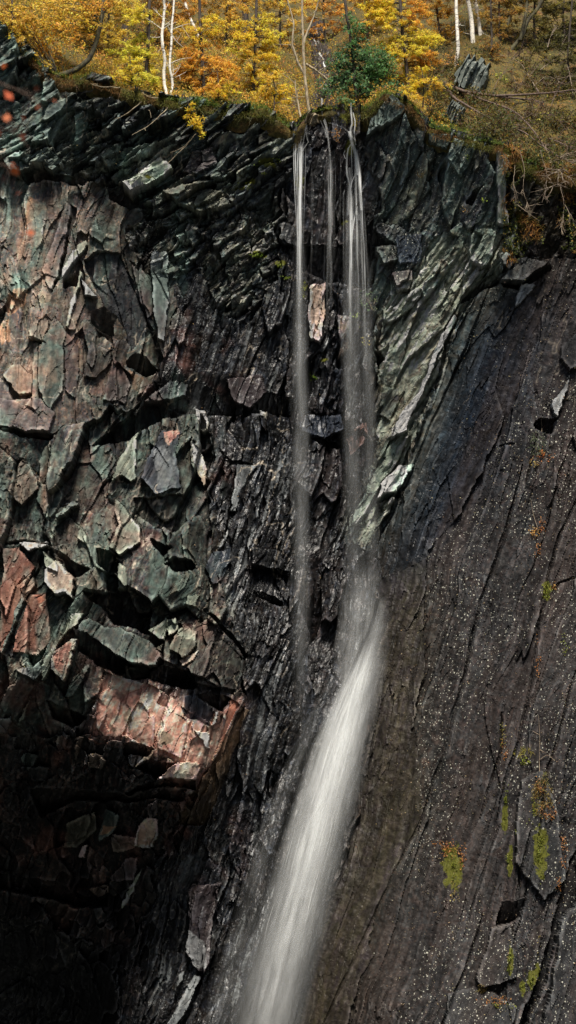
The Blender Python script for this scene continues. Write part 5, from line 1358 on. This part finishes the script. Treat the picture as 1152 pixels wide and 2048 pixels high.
# --- small plants, each a thing of its own
def tuft(name, label, cat, blobs, kind='blade', group=None, stem=None, wall=True):
    """blobs: (px, py, rx, ry, n, colour, kind)"""
    P0 = on_wall([blobs[0][0]], [blobs[0][1]], 0)[0] if wall else ground_at(blobs[0][0], blobs[0][1])
    root = tag(empty(name, P0), label, cat, group)
    by = {}
    for bx, byy, rx, ry, n, col, kd in blobs:
        b = by.setdefault(kd, Bag())
        a = RNG.uniform(0, 2 * math.pi, n); r = np.sqrt(RNG.random(n)) if kd != 'moss' else np.abs(RNG.normal(0, .62, n))
        px = bx + rx * r * np.cos(a); py = byy + ry * r * np.sin(a)
        m = fbm(px / 9, py / 13, 741 + int(bx), 2) > (.02 if kd == 'moss' else -.15); px, py = px[m], py[m]
        if wall: P = on_wall(px, py, .015)
        else:
            P = np.array([ground_at(u_, v_) for u_, v_ in zip(px, py)]) if len(px) < 5 else W(bx, byy, P0[1])[None] + np.c_[(px - bx) * PXM, RNG.uniform(-.2, .2, len(px)) - .1, (byy - py) * PXM]
        if kd == 'blade': b.blades(P, .22, col, .45, .016, up=(0, -.7, .35))
        elif kd == 'fern': b.blades(P, .30, col, .6, .05, up=(0, -.7, .3))
        elif kd == 'moss':
            P = P + np.c_[np.zeros(len(P)), -RNG.uniform(0, .07, len(P)), np.zeros(len(P))]
            b.leaves(P, .05, col, .5, .9, hue=.08)
        else: b.leaves(P + RNG.normal(0, .05, P.shape) * np.array([1, 1, 1]) - np.array([0, .06, 0]), .085 if kd == 'leaf' else .06, col, .45, .75)
    for kd, b in by.items(): b.build({'blade': 'blades', 'fern': 'fronds', 'moss': 'moss_pad', 'leaf': 'leaves', 'small': 'leaflets'}[kd], LEAF, root)
    if stem:
        b = Bag()
        for pp in stem:
            q = [on_wall([x], [y], .02 + .05 * k)[0] if wall else W(x, y, P0[1] - .05 * k) for k, (x, y) in enumerate(pp)]
            b.tube(q, .016, .006, 4, len(q) * 3)
        b.build('stem', TWIG, root)
    return root
MOSS = (.20,.225,.03); RUSTG = (.46,.20,.06); STRAW = (.40,.30,.09); SAGE = (.22,.26,.16)
tuft('moss_patch', 'yellow green moss stripe in the middle of the dark slab', 'moss', [(905,1728,13,46,380,MOSS,'moss'),(900,1700,16,16,180,RUSTG,'small'),(925,1715,8,30,120,RUSTG,'small'),(908,1790,9,30,120,STRAW,'small'),(880,1688,16,5,60,RUSTG,'small')])
tuft('grass_tuft', 'big rusty grass tuft hanging below the bare sapling', 'grass tuft', [(1085,1598,22,40,420,STRAW,'blade'),(1080,1570,10,20,120,RUSTG,'small'),(1100,1620,18,22,220,RUSTG,'small'),(1068,1620,12,36,200,MOSS,'moss'),(1090,1560,8,16,80,(.3,.3,.1),'blade')], stem=[[(1080,1560),(1078,1520),(1080,1480),(1077,1430)],[(1079,1520),(1095,1508),(1110,1522)],[(1079,1470),(1065,1462)],[(1080,1500),(1092,1506)]])
tuft('moss_patch', 'bright moss stripe under the big rusty tuft', 'moss', [(1078,1715,7,40,230,MOSS,'moss'),(1082,1685,8,18,120,MOSS,'moss'),(1128,1700,6,40,110,RUSTG,'small'),(1118,1765,7,16,70,RUSTG,'small')])
tuft('moss_patch', 'narrow broken moss streak beside the crack on the slab', 'moss', [(1012,1600,5,30,110,MOSS,'moss'),(1016,1722,5,24,110,MOSS,'moss'),(1030,1660,5,8,40,MOSS,'moss')])
tuft('moss_patch', 'moss pads in the dark corner at the lower right', 'moss', [(1066,1955,10,20,220,MOSS,'moss'),(1044,1972,6,12,70,MOSS,'moss'),(1020,1925,6,22,130,MOSS,'moss'),(1080,1870,5,30,90,(.3,.22,.05),'moss')])
tuft('leaf_litter', 'rusty leaves caught on the bottom ledge', 'leaves', [(985,2000,30,8,160,RUSTG,'small'),(1010,2012,24,6,110,(.25,.27,.05),'small'),(965,1978,10,10,70,STRAW,'blade')])
tuft('grass_tuft', 'grey green tuft with orange leaves high on the slab crack', 'grass tuft', [(1075,888,16,26,170,SAGE,'blade'),(1085,912,20,14,170,(.60,.22,.06),'small'),(1068,925,12,8,70,(.4,.28,.07),'small')], stem=[[(1082,880),(1084,855),(1082,830)],[(1083,860),(1090,850)]])
tuft('fern_tuft', 'orange fern tuft below the sage tuft on the right slab', 'fern', [(1072,1064,16,9,120,(.62,.33,.08),'small'),(1086,1050,5,18,60,RUSTG,'small'),(1075,1110,4,24,60,RUSTG,'small')], stem=[[(1075,1055),(1068,1035),(1064,1015),(1062,1000)]])
tuft('fern_tuft', 'lime fern tuft in the right hand crack', 'fern', [(1092,1180,9,20,120,(.33,.36,.06),'small'),(1104,1172,7,9,40,(.5,.28,.06),'small'),(1130,1290,4,26,60,(.25,.28,.05),'small'),(1075,1315,3,46,90,RUSTG,'small')])
tuft('grass_tuft', 'yellow straw tuft on the crack above the big rusty tuft', 'grass tuft', [(1045,1505,20,10,110,(.42,.38,.08),'blade'),(1050,1520,10,8,60,(.36,.40,.04),'small'),(1005,1470,5,30,90,(.3,.26,.06),'small'),(1008,1500,4,22,50,RUSTG,'small')])
tuft('fern_plant', 'fresh lime fern beside the right fall', 'fern', [(710,626,11,7,60,(.46,.62,.16),'leaf'),(713,632,7,6,30,(.5,.62,.14),'leaf'),(700,655,22,6,110,(.16,.18,.03),'moss')])
tuft('leafy_shrub', 'airy sage green shrub rooted right of the fall', 'shrub', [(735,600,20,20,170,(.24,.36,.18),'small'),(750,612,10,14,70,(.22,.30,.14),'small'),(735,682,12,10,60,(.62,.50,.12),'small')], stem=[[(748,632),(742,612),(730,590)],[(744,618),(752,598)],[(742,612),(722,604)]])
tuft('moss_patch', 'lime moss cushion behind the left thread', 'moss', [(606,577,6,18,240,(.30,.34,.04),'moss')])
tuft('moss_patch', 'moss fringe on the dark ledge left of the falls', 'moss', [(516,511,17,5,170,(.20,.28,.03),'moss'),(556,530,12,5,90,(.20,.26,.03),'moss'),(575,556,10,4,60,(.18,.24,.03),'moss')])
tuft('moss_patch', 'moss streak along the tilted bed below the rim', 'moss', [(525,335,16,14,190,(.20,.26,.03),'moss'),(492,372,14,9,130,(.22,.26,.03),'moss'),(555,320,9,7,60,(.2,.27,.03),'moss')])
tuft('moss_patch', 'little moss cushion among the rocks below the falls', 'moss', [(629,755,6,6,50,(.16,.26,.03),'moss'),(620,748,5,4,30,(.14,.2,.03),'moss')])
tuft('hanging_grass', 'olive grass hanging beside the head of the right fall', 'grass tuft', [(690,225,8,26,150,(.26,.26,.06),'blade'),(712,240,5,24,80,(.34,.27,.06),'blade'),(675,270,8,14,80,(.40,.20,.06),'small'),(652,268,8,6,40,(.5,.25,.07),'small')])
tuft('hanging_grass', 'brown grass clump hanging on the lichened buttress', 'grass tuft', [(850,350,18,9,130,(.24,.17,.07),'blade')])
tuft('leaf_sprig', 'lime leaf sprig on the buttress face', 'sprig', [(965,402,9,6,40,(.3,.42,.05),'small'),(930,316,6,4,30,(.36,.46,.05),'small'),(925,425,8,10,40,(.34,.2,.06),'small')])
tuft('leaf_sprig', 'orange leaf cluster on the dark face below the mixed beds', 'sprig', [(399,573,11,7,160,(.55,.28,.08),'small')])
tuft('yellow_sapling', 'small sapling with clear yellow leaves under the dead tree', 'sapling', [(888,192,12,16,40,(.66,.58,.06),'leaf'),(876,205,14,16,45,(.60,.55,.07),'leaf'),(905,205,10,10,22,(.62,.52,.07),'leaf'),(945,218,12,8,40,(.62,.40,.05),'leaf')], wall=False)
tuft('yellow_sapling', 'loose yellow leaved sapling at the lower right bank', 'sapling', [(1090,245,18,22,40,(.50,.46,.07),'leaf'),(1060,240,14,20,30,(.5,.42,.06),'leaf'),(1110,262,12,14,20,(.5,.44,.07),'leaf')], wall=False)
tuft('fern_plant', 'yellow green fern right of the rock outcrop', 'fern', [(1004,158,14,8,60,(.34,.36,.06),'leaf'),(1000,150,10,5,30,(.40,.38,.05),'leaf'),(1012,166,9,5,30,(.30,.34,.06),'leaf')], wall=False)
tuft('orange_bush', 'straw orange twiggy bush at the right edge', 'bush', [(1135,345,26,14,260,(.40,.22,.07),'blade'),(1120,360,16,8,110,(.42,.2,.06),'blade')])

# --- fallen leaves sprinkled over the wall
g = Bag()
n = 2600; px = RNG.uniform(770, 1150, n); py = RNG.uniform(560, 2040, n)
m = (px > 940 - .22 * (py - 600)) & (fbm(px / 60, py / 60, 751, 3) > -.1)
g.leaves(on_wall(px[m], py[m], .02), .05, (.42,.33,.20), .5, .7)
n = 500; px = RNG.uniform(0, 1150, n); py = RNG.uniform(250, 1900, n)
g.leaves(on_wall(px, py, .02), .045, (.38,.24,.10), .6, .7)
tag(g.build('fallen_leaves', LEAF), 'fallen leaves dotted over the slab and ledges', 'leaves', kind='stuff')

# --- out of focus twigs of a tree on the near shelf
def near_tree():
    Y = -81.5
    base = W(-150, 330, Y); base[2] = 5.8
    root = tag(empty('near_sapling', base), 'out of focus twigs with red leaves at the left edge', 'sapling')
    b = Bag(); top = W(-120, 60, Y)
    b.tube([base - np.array([0, 0, .3]), (base + top) / 2 + np.array([.05, 0, 0]), top], .03, .012, 8, 12)
    lf = Bag()
    for pp in [[(-120,120),(-40,150),(20,175),(60,190),(85,215)],[(-120,240),(-30,250),(25,260),(55,290)],[(-120,330),(-40,320),(10,330),(40,350)],[(-40,200),(0,230),(30,262)],[(-120,420),(-30,400),(20,420),(50,460)]]:
        q = np.array([W(x, y, Y + random.uniform(-.2, .2)) for x, y in pp]); b.tube(q, .0055, .0015, 5, 12)
        for _ in range(8):
            t = random.uniform(1.2, len(q) - 1); i = min(int(t), len(q) - 2); p = q[i] + (q[i + 1] - q[i]) * (t - i); e = p + RNG.normal(0, .035, 3)
            b.tube([p, e], .0015, .0008, 3, 2)
            if random.random() < .3: lf.leaves([e], .03, (.34,.10,.05), .4, .7)
    for x, y in [(53,466),(10,183),(15,228),(22,333),(4,130)]: lf.leaves([W(x, y, Y)], .036, (.62,.13,.035), .1, .8)
    b.build('trunk', DEADWOOD, root); lf.build('leaves', LEAF, root)
near_tree()
